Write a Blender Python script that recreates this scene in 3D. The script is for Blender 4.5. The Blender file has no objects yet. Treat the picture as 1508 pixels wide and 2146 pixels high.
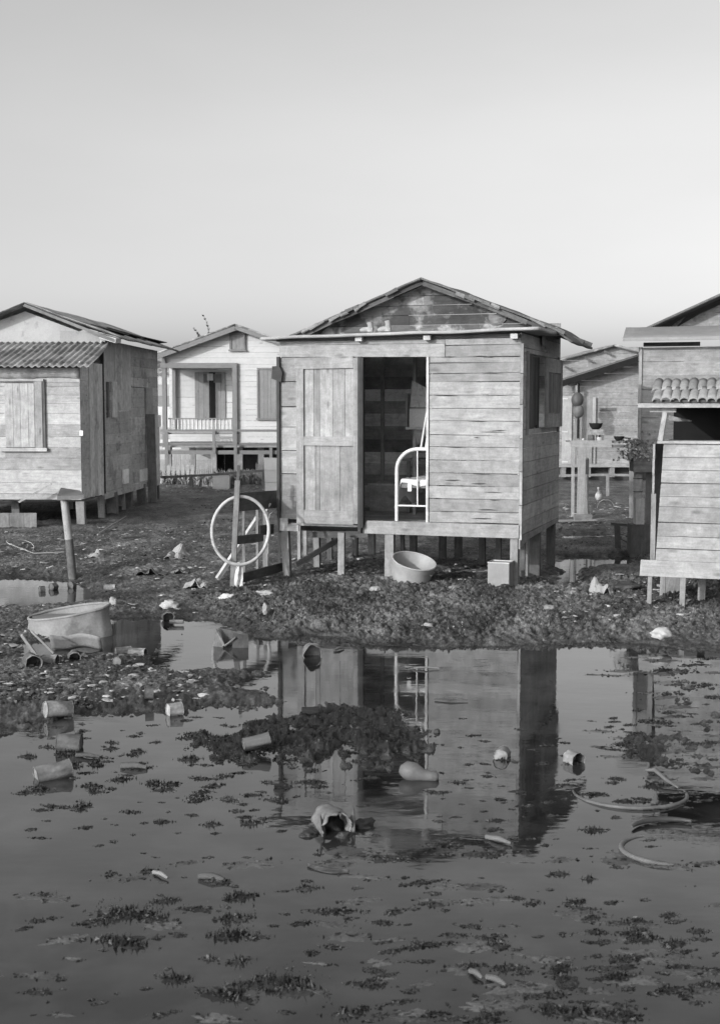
import bpy, math, random
import numpy as np
from mathutils import Vector, Matrix, noise as mnoise
R = random.Random(7)
rad = math.radians
sc = bpy.context.scene

# ---------------------------------------------------------------- camera
F, HZ, EYE = 2700.0, 850.0, 2.0          # focal length and horizon in photo pixels, eye height in metres
PITCH = math.atan((1073 - HZ) / F)
cd = bpy.data.cameras.new('camera')
cd.sensor_fit = 'VERTICAL'; cd.sensor_height = 36.0; cd.sensor_width = 36.0 * 1508 / 2146
cd.lens = F / 2146 * 36.0
cd.clip_start = 0.1; cd.clip_end = 3000
cd.dof.use_dof = True; cd.dof.focus_distance = 13.5; cd.dof.aperture_fstop = 6.3
cam = bpy.data.objects.new('camera', cd); sc.collection.objects.link(cam)
cam.location = (0, 0, EYE); cam.rotation_euler = (math.pi / 2 - PITCH, 0, 0)
sc.camera = cam

# ---------------------------------------------------------------- light
SUN = Vector((0.92, 1.0, -0.43)).normalized()      # the way the sunlight travels
elev = math.asin(-SUN.z)
w = bpy.data.worlds.new('World'); sc.world = w; w.use_nodes = True
nt = w.node_tree; nt.nodes.clear()
sky = nt.nodes.new('ShaderNodeTexSky'); sky.sky_type = 'NISHITA'; sky.sun_disc = False
sky.sun_elevation = elev; sky.sun_rotation = rad(220); sky.air_density = 1.0; sky.dust_density = 3.0; sky.ozone_density = 1.0
bw = nt.nodes.new('ShaderNodeRGBToBW'); bg = nt.nodes.new('ShaderNodeBackground'); wo = nt.nodes.new('ShaderNodeOutputWorld')
gm = nt.nodes.new('ShaderNodeGamma'); gm.inputs[1].default_value = SKYG = 1.0
bg.inputs[1].default_value = 0.15
# hazy tropical sky: the haze near the horizon is brighter than the clear-air model gives, the unseen zenith raised to add fill light, a dip below it to dim the near water
tcw = nt.nodes.new('ShaderNodeTexCoord'); sxy = nt.nodes.new('ShaderNodeSeparateXYZ'); rmp = nt.nodes.new('ShaderNodeValToRGB'); mlt = nt.nodes.new('ShaderNodeMath'); mlt.operation = 'MULTIPLY'
nt.links.new(tcw.outputs['Generated'], sxy.inputs[0]); nt.links.new(sxy.outputs[2], rmp.inputs[0])
rmp.color_ramp.interpolation = 'EASE'
els = rmp.color_ramp.elements; els[0].position = 0.0; els[0].color = (1.1, 1.1, 1.1, 1); els[1].position = 1.0; els[1].color = (1.8, 1.8, 1.8, 1)
for ps, vl in ((.05, 1.05), (.13, .96), (.24, 1.02), (.32, 1.04), (.44, .92), (.68, 1.6)):
    e_ = els.new(ps); e_.color = (vl, vl, vl, 1)
nt.links.new(sky.outputs[0], bw.inputs[0]); nt.links.new(bw.outputs[0], gm.inputs[0]); nt.links.new(gm.outputs[0], mlt.inputs[0]); nt.links.new(rmp.outputs[0], mlt.inputs[1])
cn = nt.nodes.new('ShaderNodeTexNoise'); cn.inputs['Scale'].default_value = 2.6; cn.inputs['Detail'].default_value = 6; cmp_ = nt.nodes.new('ShaderNodeMapping'); cmp_.inputs['Scale'].default_value = (1, 1, 3.2)
nt.links.new(tcw.outputs['Generated'], cmp_.inputs[0]); nt.links.new(cmp_.outputs[0], cn.inputs['Vector'])
cr = nt.nodes.new('ShaderNodeMapRange'); cr.inputs[1].default_value = .3; cr.inputs[2].default_value = .7; cr.inputs[3].default_value = .965; cr.inputs[4].default_value = 1.04; nt.links.new(cn.outputs[0], cr.inputs[0])
ml2 = nt.nodes.new('ShaderNodeMath'); ml2.operation = 'MULTIPLY'; nt.links.new(mlt.outputs[0], ml2.inputs[0]); nt.links.new(cr.outputs[0], ml2.inputs[1]); nt.links.new(ml2.outputs[0], bg.inputs[0]); nt.links.new(bg.outputs[0], wo.inputs[0])
ld = bpy.data.lights.new('sun', 'SUN'); ld.energy = 2.0; ld.angle = rad(0.5); ld.color = (1, 1, 1)   # black and white photograph: neutral sun
so = bpy.data.objects.new('sun', ld); sc.collection.objects.link(so)
so.rotation_euler = SUN.to_track_quat('-Z', 'Y').to_euler(); so.location = (-20, -20, 12)
sc.view_settings.view_transform = 'Standard'; sc.view_settings.look = 'None'
sc.view_settings.exposure = 0.62; sc.view_settings.gamma = 1.0
sc.cycles.max_bounces = 6

# ---------------------------------------------------------------- placing
def ray(u, v):
    dx, dy = (u - 754) / F, -(v - 1073) / F
    c, s = math.cos(PITCH), math.sin(PITCH)
    return Vector((dx, c + dy * s, -s + dy * c))
C0 = Vector((0, 0, EYE))
def at(u, v, Y):
    d = ray(u, v); return C0 + d * (Y / d.y)
def G(u, v, z=0.0):
    d = ray(u, v); return C0 + d * ((z - EYE) / d.z)
class Frame:
    def __init__(s, o, rz):
        s.o = Vector(o); s.rz = rz; s.inv = Matrix.Rotation(-rz, 3, 'Z')
        s.c = s.inv @ (C0 - s.o)
    def at(s, u, v, x=None, y=None, z=None):
        d = s.inv @ ray(u, v)
        k, val = (0, x) if x is not None else (1, y) if y is not None else (2, z)
        return s.c + d * ((val - s.c[k]) / d[k])

# ---------------------------------------------------------------- mesh builder
class MB:
    def __init__(s, seed=None):
        s.v = []; s.f = []; s.t = []; s.uv = []; s.sm = []
        s.M = Matrix.Identity(4)
    def _add(s, vs, fs, tone, uvs=None, smooth=False):
        b = len(s.v)
        s.v += [tuple(s.M @ Vector(p)) for p in vs]
        for i, f in enumerate(fs):
            s.f.append([b + j for j in f]); s.t.append(tone); s.sm.append(smooth)
            s.uv.append(uvs[i] if uvs else [(0, 0)] * len(f))
    def bar(s, a, b, w, t, up=(0, 0, 1), tone=None, taper=1.0, jit=0.0):
        """box from a to b, w wide across 'up' x axis, t thick along up"""
        a, b = Vector(a), Vector(b); L = (b - a); ln = L.length
        if ln < 1e-6: return
        L.normalize(); up = Vector(up)
        W = L.cross(up)
        if W.length < 1e-3: up = Vector((0, 1, 0)); W = L.cross(up)
        W.normalize(); T = W.cross(L).normalized()
        tone = tone if tone is not None else R.uniform(.8, 1.15)
        o = (R.uniform(0, 50), R.uniform(0, 50)); vs = []
        for e, (p, k) in enumerate(((a, 1.0), (b, taper))):
            for (i, j) in ((-1, -1), (1, -1), (1, 1), (-1, 1)):
                q = p + W * (i * w / 2 * k) + T * (j * t / 2 * k)
                if jit: q = q + Vector((R.uniform(-jit, jit), R.uniform(-jit, jit), R.uniform(-jit, jit)))
                vs.append(q)
        fs = [(0, 3, 2, 1), (4, 5, 6, 7), (0, 1, 5, 4), (2, 3, 7, 6), (1, 2, 6, 5), (3, 0, 4, 7)]
        def side(wd, k): return [(o[0], o[1] + k), (o[0], o[1] + k + wd), (o[0] + ln, o[1] + k + wd), (o[0] + ln, o[1] + k)]
        sq = [(o[0], o[1]), (o[0] + .02, o[1]), (o[0] + .02, o[1] + w), (o[0], o[1] + w)]
        uvs = [sq, sq, side(w, 0), side(w, 3), side(t, 6), side(t, 9)]
        s._add(vs, fs, tone, uvs)
    def slab(s, pts, y0, y1, tone=None, vert=False, jit=0.0):
        """flat outline pts (x,z) counter-clockwise seen from -y, extruded from y0 (front) to y1"""
        n = len(pts); tone = tone if tone is not None else R.uniform(.8, 1.15)
        o = (R.uniform(0, 50), R.uniform(0, 50)); j = R.uniform(-jit, jit) if jit else 0
        vs = [(x, y0 + j, z) for x, z in pts] + [(x, y1 + j, z) for x, z in pts]
        m = (lambda x, z: (z + o[0], x + o[1])) if vert else (lambda x, z: (x + o[0], z + o[1]))
        fs = [list(range(n)), list(range(2 * n - 1, n - 1, -1))]
        uvs = [[m(*pts[i]) for i in fs[0]], [m(*pts[i - n]) for i in fs[1]]]
        for i in range(n):
            k = (i + 1) % n
            fs.append((i, i + n, k + n, k)); a = m(*pts[i]); b = m(*pts[k])
            uvs.append([a, (a[0], a[1] + .02), (b[0], b[1] + .02), b])
        s._add(vs, fs, tone, uvs)
    def box(s, x0, x1, y0, y1, z0, z1, tone=None):
        d = (x1 - x0, y1 - y0, z1 - z0); c = ((x0 + x1) / 2, (y0 + y1) / 2, (z0 + z1) / 2)
        k = max(range(3), key=lambda i: d[i])
        if k == 0: s.bar((x0, c[1], c[2]), (x1, c[1], c[2]), d[1], d[2], (0, 0, 1), tone)
        elif k == 1: s.bar((c[0], y0, c[2]), (c[0], y1, c[2]), d[0], d[2], (0, 0, 1), tone)
        else: s.bar((c[0], c[1], z0), (c[0], c[1], z1), d[0], d[1], (0, 1, 0), tone)
    def tube(s, pts, r, seg=8, tone=1.0, close=False, cap=True):
        pts = [Vector(p) for p in pts]; n = len(pts); rr = r if isinstance(r, (list, tuple)) else [r] * n
        b = []; prev = None; vs = []
        for i, p in enumerate(pts):
            if close: d = pts[(i + 1) % n] - pts[i - 1]
            else: d = pts[min(i + 1, n - 1)] - pts[max(i - 1, 0)]
            d.normalize()
            if prev is None:
                x = d.orthogonal().normalized()
            else:
                x = prev - d * prev.dot(d); x.normalize()
            prev = x; y = d.cross(x)
            for k in range(seg):
                a = 2 * math.pi * k / seg
                vs.append(p + (x * math.cos(a) + y * math.sin(a)) * rr[i])
        fs = []; uvs = []
        m = n if close else n - 1
        for i in range(m):
            j = (i + 1) % n
            for k in range(seg):
                l = (k + 1) % seg
                fs.append((i * seg + k, i * seg + l, j * seg + l, j * seg + k))
                uvs.append([(i * .1, k * .01), (i * .1, k * .01 + .01), (i * .1 + .1, k * .01 + .01), (i * .1 + .1, k * .01)])
        s._add(vs, fs, tone, uvs, True)
        if cap and not close:
            s._add([vs[k] for k in range(seg)], [tuple(range(seg - 1, -1, -1))], tone)
            s._add([vs[(n - 1) * seg + k] for k in range(seg)], [tuple(range(seg))], tone)
    def lathe(s, prof, seg=28, tone=1.0, sx=1.0, sy=1.0, arc=(0, 2 * math.pi), rip=0.0, th=0.0):
        """profile [(r,z)] round z"""
        full = abs(arc[1] - arc[0] - 2 * math.pi) < 1e-6; m = seg if full else seg + 1
        vs = []
        for (r, z) in prof:
            for k in range(m):
                a = arc[0] + (arc[1] - arc[0]) * k / seg
                q = 1 + (rip * mnoise.noise(Vector((math.cos(a) * 2, math.sin(a) * 2, z * 9 + th))) if rip else 0)
                vs.append((r * q * math.cos(a) * sx, r * q * math.sin(a) * sy, z))
        fs = []; uvs = []
        for i in range(len(prof) - 1):
            for k in range(seg):
                l = (k + 1) % m
                fs.append((i * m + k, i * m + l, (i + 1) * m + l, (i + 1) * m + k))
                uvs.append([(k * .05, i * .05), (k * .05 + .05, i * .05), (k * .05 + .05, i * .05 + .05), (k * .05, i * .05 + .05)])
        s._add(vs, fs, tone, uvs, True)
    def disc(s, r, z, seg=28, tone=1.0, sx=1, sy=1, flip=False):
        vs = [(r * math.cos(2 * math.pi * k / seg) * sx, r * math.sin(2 * math.pi * k / seg) * sy, z) for k in range(seg)]
        f = tuple(range(seg)); s._add(vs, [f[::-1] if flip else f], tone)
    def blob(s, c, r, n=2, rough=.35, tone=1.0, seed=0.0, fr=1.6):
        import bmesh
        bm = bmesh.new(); bmesh.ops.create_icosphere(bm, subdivisions=n, radius=1.0)
        vs = []
        for q in bm.verts:
            p = q.co.copy(); k = 1 + rough * mnoise.noise(p * fr + Vector((seed * 3.1, seed, 7))) + rough * .4 * mnoise.noise(p * fr * 2.7 + Vector((seed, 3, 1)))
            vs.append((c[0] + p.x * r[0] * k, c[1] + p.y * r[1] * k, c[2] + p.z * r[2] * k))
        fs = [tuple(q.index for q in f.verts) for f in bm.faces]; bm.free()
        s._add(vs, fs, tone, None, True)
    def grid(s, fn, nu, nv, tone=1.0, smooth=True):
        vs = [fn(i / nu, j / nv) for j in range(nv + 1) for i in range(nu + 1)]
        fs = []; uvs = []
        for j in range(nv):
            for i in range(nu):
                a = j * (nu + 1) + i; fs.append((a, a + 1, a + nu + 2, a + nu + 1))
                uvs.append([(i / nu, j / nv), ((i + 1) / nu, j / nv), ((i + 1) / nu, (j + 1) / nv), (i / nu, (j + 1) / nv)])
        s._add(vs, fs, tone, uvs, smooth)
    def build(s, name, m, parent=None, loc=None, rot=None, solid=0.0):
        me = bpy.data.meshes.new(name); me.from_pydata(s.v, [], s.f)
        me.materials.append(m)
        ul = me.uv_layers.new(name='UVMap'); flat = [c for f in s.uv for p in f for c in p]
        ul.data.foreach_set('uv', flat)
        at_ = me.attributes.new('tone', 'FLOAT', 'FACE'); at_.data.foreach_set('value', s.t)
        me.polygons.foreach_set('use_smooth', s.sm)
        me.update()
        o = bpy.data.objects.new(name, me); sc.collection.objects.link(o)
        if parent: o.parent = parent
        if loc is not None: o.location = loc
        if rot is not None: o.rotation_euler = rot
        if solid:
            md = o.modifiers.new('thickness', 'SOLIDIFY'); md.thickness = solid; md.offset = 0
        return o
def tag(o, label=None, cat=None, group=None, kind=None):
    for k, x in (('label', label), ('category', cat), ('group', group), ('kind', kind)):
        if x: o[k] = x
    return o
def thing(name, label, cat, loc=(0, 0, 0), rz=0.0, group=None):
    o = bpy.data.objects.new(name, None); sc.collection.objects.link(o); o.empty_display_size = .2
    o.location = loc; o.rotation_euler = (0, 0, rz)
    return tag(o, label, cat, group)

# ---------------------------------------------------------------- materials (all neutral grey: the film is black and white)
def mat(name, g, rough=.85, grain=0.0, blotch=.25, bscale=2.5, metal=0.0, bump=.3, fine=.12, stain=0.0, stain_g=.3, fscale=60, spec=.3, gs=(3.5, 34.0)):
    m = bpy.data.materials.new(name); m.use_nodes = True; n = m.node_tree.nodes; l = m.node_tree.links
    p = n['Principled BSDF']; p.inputs['Roughness'].default_value = rough; p.inputs['Metallic'].default_value = metal
    p.inputs['Specular IOR Level'].default_value = spec
    def math_(op, a, b=None, c=None):
        x = n.new('ShaderNodeMath'); x.operation = op
        for i, q in enumerate((a, b, c)):
            if q is None: continue
            if isinstance(q, (int, float)): x.inputs[i].default_value = q
            else: l.new(q, x.inputs[i])
        return x.outputs[0]
    tc = n.new('ShaderNodeTexCoord'); a = n.new('ShaderNodeAttribute'); a.attribute_name = 'tone'
    val = math_('MULTIPLY', a.outputs['Fac'], min(g * .98, .82) if g > .1 else g)
    def nz(vec, scale, detail=4, rgh=.6, dist=0.0):
        x = n.new('ShaderNodeTexNoise'); x.inputs['Scale'].default_value = scale; x.inputs['Detail'].default_value = detail
        x.inputs['Roughness'].default_value = rgh; x.inputs['Distortion'].default_value = dist; l.new(vec, x.inputs['Vector']); return x.outputs['Fac']
    b = nz(tc.outputs['Object'], bscale)
    k = math_('MULTIPLY_ADD', math_('SUBTRACT', b, .5), 2 * blotch * 2, 1.0)
    fn = nz(tc.outputs['Object'], fscale, 3)
    k = math_('MULTIPLY', k, math_('MULTIPLY_ADD', math_('SUBTRACT', fn, .5), fine * 4, 1.0))
    hgt = fn
    if grain:
        mp = n.new('ShaderNodeMapping'); mp.inputs['Scale'].default_value = (gs[0], gs[1], 1); l.new(tc.outputs['UV'], mp.inputs[0])
        gr = nz(mp.outputs[0], 1.0, 6, .7, .6)
        mp2 = n.new('ShaderNodeMapping'); mp2.inputs['Scale'].default_value = (3.0, 9.0, 1); l.new(tc.outputs['UV'], mp2.inputs[0])
        kn = nz(mp2.outputs[0], 1.0, 2, .5, 1.5)
        k = math_('MULTIPLY', k, math_('MULTIPLY_ADD', math_('SUBTRACT', gr, .5), grain * 4, 1.0))
        k = math_('MULTIPLY', k, math_('MULTIPLY_ADD', math_('SUBTRACT', kn, .5), grain * 1.6, 1.0))
        hgt = gr
        vo = n.new('ShaderNodeTexVoronoi'); mp3 = n.new('ShaderNodeMapping'); mp3.inputs['Scale'].default_value = (2.2, 6.5, 1); l.new(tc.outputs['UV'], mp3.inputs[0]); l.new(mp3.outputs[0], vo.inputs['Vector']); vo.inputs['Scale'].default_value = 1.0
        r3 = n.new('ShaderNodeMapRange'); r3.inputs[1].default_value = .05; r3.inputs[2].default_value = .16; r3.inputs[3].default_value = .6; r3.inputs[4].default_value = 1.0; l.new(vo.outputs['Distance'], r3.inputs[0]); k = math_('MULTIPLY', k, r3.outputs[0])
        md = nz(tc.outputs['Object'], 9.0, 5, .65, .5); k = math_('MULTIPLY', k, math_('MULTIPLY_ADD', math_('SUBTRACT', md, .5), 1.1 * min(blotch * 4, 1), 1.0))
    if stain:
        st = nz(tc.outputs['Object'], 1.7, 5, .65)
        r = n.new('ShaderNodeMapRange'); r.inputs[1].default_value = .62 - stain * .2; r.inputs[2].default_value = .68 - stain * .2; r.inputs[3].default_value = 1.0; r.inputs[4].default_value = stain_g
        l.new(st, r.inputs[0]); k = math_('MULTIPLY', k, r.outputs[0])
    val = math_('MULTIPLY', val, k); val = math_('MAXIMUM', val, .006)
    cc = n.new('ShaderNodeCombineColor')
    for i in range(3): l.new(val, cc.inputs[i])
    l.new(cc.outputs[0], p.inputs['Base Color'])
    bp = n.new('ShaderNodeBump'); bp.inputs['Strength'].default_value = bump; bp.inputs['Distance'].default_value = .004; l.new(hgt, bp.inputs['Height']); l.new(bp.outputs[0], p.inputs['Normal'])
    return m
WOOD = mat('weathered_boards', .25, grain=.22, blotch=.26, bscale=1.6)
WOODB = mat('bleached_boards', .32, grain=.22, blotch=.22, bscale=1.3)
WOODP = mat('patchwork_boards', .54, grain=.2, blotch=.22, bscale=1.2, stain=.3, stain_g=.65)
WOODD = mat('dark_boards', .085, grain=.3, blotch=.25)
WOODI = mat('interior_boards', .5, grain=.25, blotch=.3)  # inner boards, toned pale to make up for light missing in the doorway
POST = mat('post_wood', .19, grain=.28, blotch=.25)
PALE = mat('pale_wood', .30, grain=.2, blotch=.15)
PEEL = mat('peeling_boards', .22, grain=.3, blotch=.3, bscale=3, stain=1.0, stain_g=.32)
WHITE = mat('white_siding', .47, grain=.06, blotch=.06, bump=.15, fine=.05)
TRIM = mat('grey_painted_trim', .17, grain=.1, blotch=.1, fine=.06)
SHUT = mat('grey_painted_shutter', .2, grain=.12, blotch=.1)
ZINC = mat('corrugated_zinc', .26, rough=.6, blotch=.3, bscale=1.5, metal=.0, stain=.6, stain_g=.5, grain=.05)
FELT = mat('roofing_felt', .10, rough=.9, blotch=.4, bscale=5, bump=.8, fine=.3)
PLAST = mat('patchy_wallboard', .36, blotch=.22, bscale=2.2, stain=.3, stain_g=.7)
ENAM = mat('chipped_white_enamel', .52, rough=.4, blotch=.14, bscale=6, fine=.12, bump=.1, spec=.4)
CLOTH = mat('white_cloth', .55, rough=.95, blotch=.08, bump=.3)
RAG = mat('soiled_cloth', .45, rough=.95, blotch=.35, bscale=9)
GALV = mat('galvanised_metal', .30, rough=.5, blotch=.18, bscale=7, spec=.5, fine=.06)
RUST = mat('rusty_tin', .12, rough=.75, blotch=.5, bscale=12, fine=.2)
TIN = mat('faded_tin', .25, rough=.6, blotch=.4, bscale=16, fine=.25, stain=.9, stain_g=.35)
BLACK = mat('black_pots_and_shade', .02, rough=.8, blotch=.3, spec=.1)  # for pots, and for surfaces coloured black in place of shade
RUBBER = mat('dusty_rubber', .10, rough=.6, blotch=.4, bscale=10, spec=.5)
HOOPM = mat('worn_pale_hoop', .40, rough=.7, blotch=.3, bscale=5, fine=.15, stain=.5, stain_g=.65)
CONC = mat('mud_stained_drum', .22, rough=.75, blotch=.3, bscale=4, fine=.15, stain=.25, stain_g=.6)
CLAY = mat('clay_tile', .22, rough=.9, blotch=.25, bscale=8)
PAPER = mat('paper_sheet', .5, rough=.9, blotch=.15, bscale=8)
LEAF = mat('leaf', .2, rough=.6, blotch=.3, bscale=10)
PETAL = mat('pale_blossom', .38, rough=.8, blotch=.2)
WEED = mat('wet_weed', .025, rough=.5, blotch=.4, bscale=8, spec=.5)
CLOD = mat('mud_clod', .062, rough=.55, blotch=.4, bscale=10, fine=.3, bump=1.0)
STONE = mat('pale_stone', .42, rough=.9, blotch=.2, bscale=9)
GOURD = mat('gourd_skin', .11, rough=.6, blotch=.15, bscale=12, spec=.4)
SKIN = mat('bird_feather', .6, rough=.9, blotch=.2, bscale=20)
PAINT = mat('faded_paint_mark', .12, rough=.9, blotch=.3, bscale=20)

# ---------------------------------------------------------------- terrain
def vnoise(x, y, seed):
    xi = np.floor(x).astype(np.int64); yi = np.floor(y).astype(np.int64); fx = x - xi; fy = y - yi
    fx = fx * fx * fx * (fx * (fx * 6 - 15) + 10); fy = fy * fy * fy * (fy * (fy * 6 - 15) + 10)
    def h(a, b):
        n = (a * 374761393 + b * 668265263 + seed * 974634777) & 0xffffffff
        n = ((n ^ (n >> 13)) * 1274126177) & 0xffffffff
        return ((n ^ (n >> 16)) & 0xffff) / 65535.0
    a = h(xi, yi); b = h(xi + 1, yi); c = h(xi, yi + 1); d = h(xi + 1, yi + 1)
    return (a * (1 - fx) + b * fx) * (1 - fy) + (c * (1 - fx) + d * fx) * fy
def fbm(x, y, s, o=4, seed=1, g=.5):
    t = 0; a = 1; n = 0
    for i in range(o):
        t = t + a * (vnoise(x * s + 13.7 * i, y * s + 5.1 * i, seed + i) - .5); n += a; a *= g; s *= 2.03
    return t / n * 2
def psdf(x, y, poly):
    """signed distance in metres to a ground polygon given in photo pixels, positive inside"""
    P = [G(u, v) for u, v in poly]; d = np.full(x.shape, 1e9); ins = np.zeros(x.shape, bool)
    n = len(P)
    for i in range(n):
        ax, ay = P[i].x, P[i].y; bx, by = P[(i + 1) % n].x, P[(i + 1) % n].y
        ex, ey = bx - ax, by - ay; t = np.clip(((x - ax) * ex + (y - ay) * ey) / (ex * ex + ey * ey + 1e-12), 0, 1)
        d = np.minimum(d, np.hypot(x - ax - t * ex, y - ay - t * ey))
        c = ((ay > y) != (by > y)) & (x < (bx - ax) * (y - ay) / (by - ay + 1e-12) + ax); ins ^= c
    return np.where(ins, d, -d)
LAND = [(-700, 1010), (2200, 1010), (2200, 1362), (1430, 1358), (1330, 1352), (1250, 1345), (1190, 1352), (1100, 1352), (960, 1350), (800, 1356), (740, 1356), (660, 1342), (600, 1345),
        (545, 1340), (500, 1318), (440, 1298), (385, 1302), (345, 1312), (338, 1345), (330, 1395), (390, 1412), (470, 1405), (560, 1412), (500, 1430), (450, 1440), (570, 1462), (590, 1470), (520, 1480), (430, 1478), (390, 1490), (300, 1498), (200, 1500), (140, 1498), (60, 1530), (-700, 1560)]
PONDS = [[(-300, 1212), (60, 1208), (150, 1214), (200, 1230), (190, 1262), (60, 1272), (-300, 1268)],
         [(222, 1300), (335, 1296), (340, 1352), (255, 1356), (222, 1345)],
         [(1165, 1168), (1212, 1166), (1222, 1195), (1215, 1235), (1168, 1240)],
         [(1235, 1168), (1330, 1164), (1345, 1186), (1240, 1192)],
         [(1170, 1118), (1290, 1116), (1300, 1132), (1170, 1134)],
         [(420, 1022), (480, 1020), (500, 1030), (430, 1034)],
         [(640, 1332), (720, 1335), (740, 1350), (650, 1352)],
         [(60, 1345), (200, 1342), (230, 1372), (60, 1376)]]
ISLE = [([(362, 1552), (420, 1535), (470, 1548), (520, 1518), (560, 1505), (600, 1512), (640, 1492), (700, 1485), (800, 1480), (850, 1478), (850, 1510), (900, 1535), (890, 1560), (840, 1572), (770, 1566), (720, 1560), (690, 1572), (640, 1588), (590, 1585), (520, 1600), (440, 1602), (400, 1585)], 1.0),
        ([(760, 1575), (900, 1572), (900, 1600), (830, 1625), (770, 1620)], .25),
        ([(610, 1570), (720, 1590), (760, 1612), (650, 1628), (600, 1620)], .1),
        ([(1300, 1390), (1500, 1380), (1500, 1420), (1420, 1480), (1320, 1440)], .25), ([(1310, 1540), (1500, 1500), (1500, 1640), (1360, 1620)], .3)]
def height(x, y):
    x = np.asarray(x, float); y = np.asarray(y, float)
    wob = fbm(x, y, 1.7, 4, 5); wob2 = fbm(x, y, 7.0, 3, 9)
    depth = np.clip(y / 12.0, .35, 2.5)
    sd = psdf(x, y, LAND) + wob * .16 * depth + wob2 * .07 * depth
    land = np.tanh(sd / .35)
    b = land * .055
    for p in PONDS:
        s = psdf(x, y, p) + wob * .14 * depth + wob2 * .10 * depth
        b = b - np.clip((np.tanh(s / .22) + 1) / 2, 0, 1) * .12 * (b > -.02)
    # the churned bank in front of the shack
    bank = np.clip((np.tanh((psdf(x, y, [(425, 1262), (700, 1222), (1000, 1235), (1300, 1222), (2000, 1215), (2000, 1355), (1180, 1340), (760, 1348), (560, 1322), (480, 1300)])) / .12) + 1) / 2, 0, 1)
    n1 = fbm(x, y, 6.0, 4, 21, .6); n2 = fbm(x, y, 22, 3, 31, .75)
    rough = np.where(b > 0, .75, 0.0) + bank * 1.15
    near = np.clip((34 - y) / 16, 0, 1)
    b = b + rough * (np.abs(n1) * .026 + n2 * .034) * near
    b = b + bank * .03
    for p, k in ISLE:
        s = psdf(x, y, p) + wob * .13 + wob2 * .12
        m = (np.tanh(s / .09) + 1) / 2
        b = b + m * (.032 + .027 * k) + m * (np.abs(n1) * .016 * k + n2 * .030)
    # shallows: thin wet crust breaking the surface here and there, more to the lower right
    p1 = fbm(x, y, 4.2, 4, 61, .62); p2 = fbm(x, y, 13.0, 3, 71, .6)
    sr = np.clip((6.6 - y) / 1.8, 0, 1) * np.clip((x + .3) / 1.2, 0, 1)
    mid = np.exp(-((y - 7.6) / 1.0) ** 2) * .55
    e = p1 * .070 + p2 * .042
    shallow = np.maximum(sr * 1.0, mid)
    b = np.where(land < 0, b + e * (.55 + .45 * shallow) + sr * .014 + mid * .012, b)
    b = np.where((land > 0) & (y > 14), b + .02, b)
    b = b + np.clip((y - 30) / 12, 0, 1) * .05
    return b
def hz(x, y): return float(height(np.array([x]), np.array([y]))[0])

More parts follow.
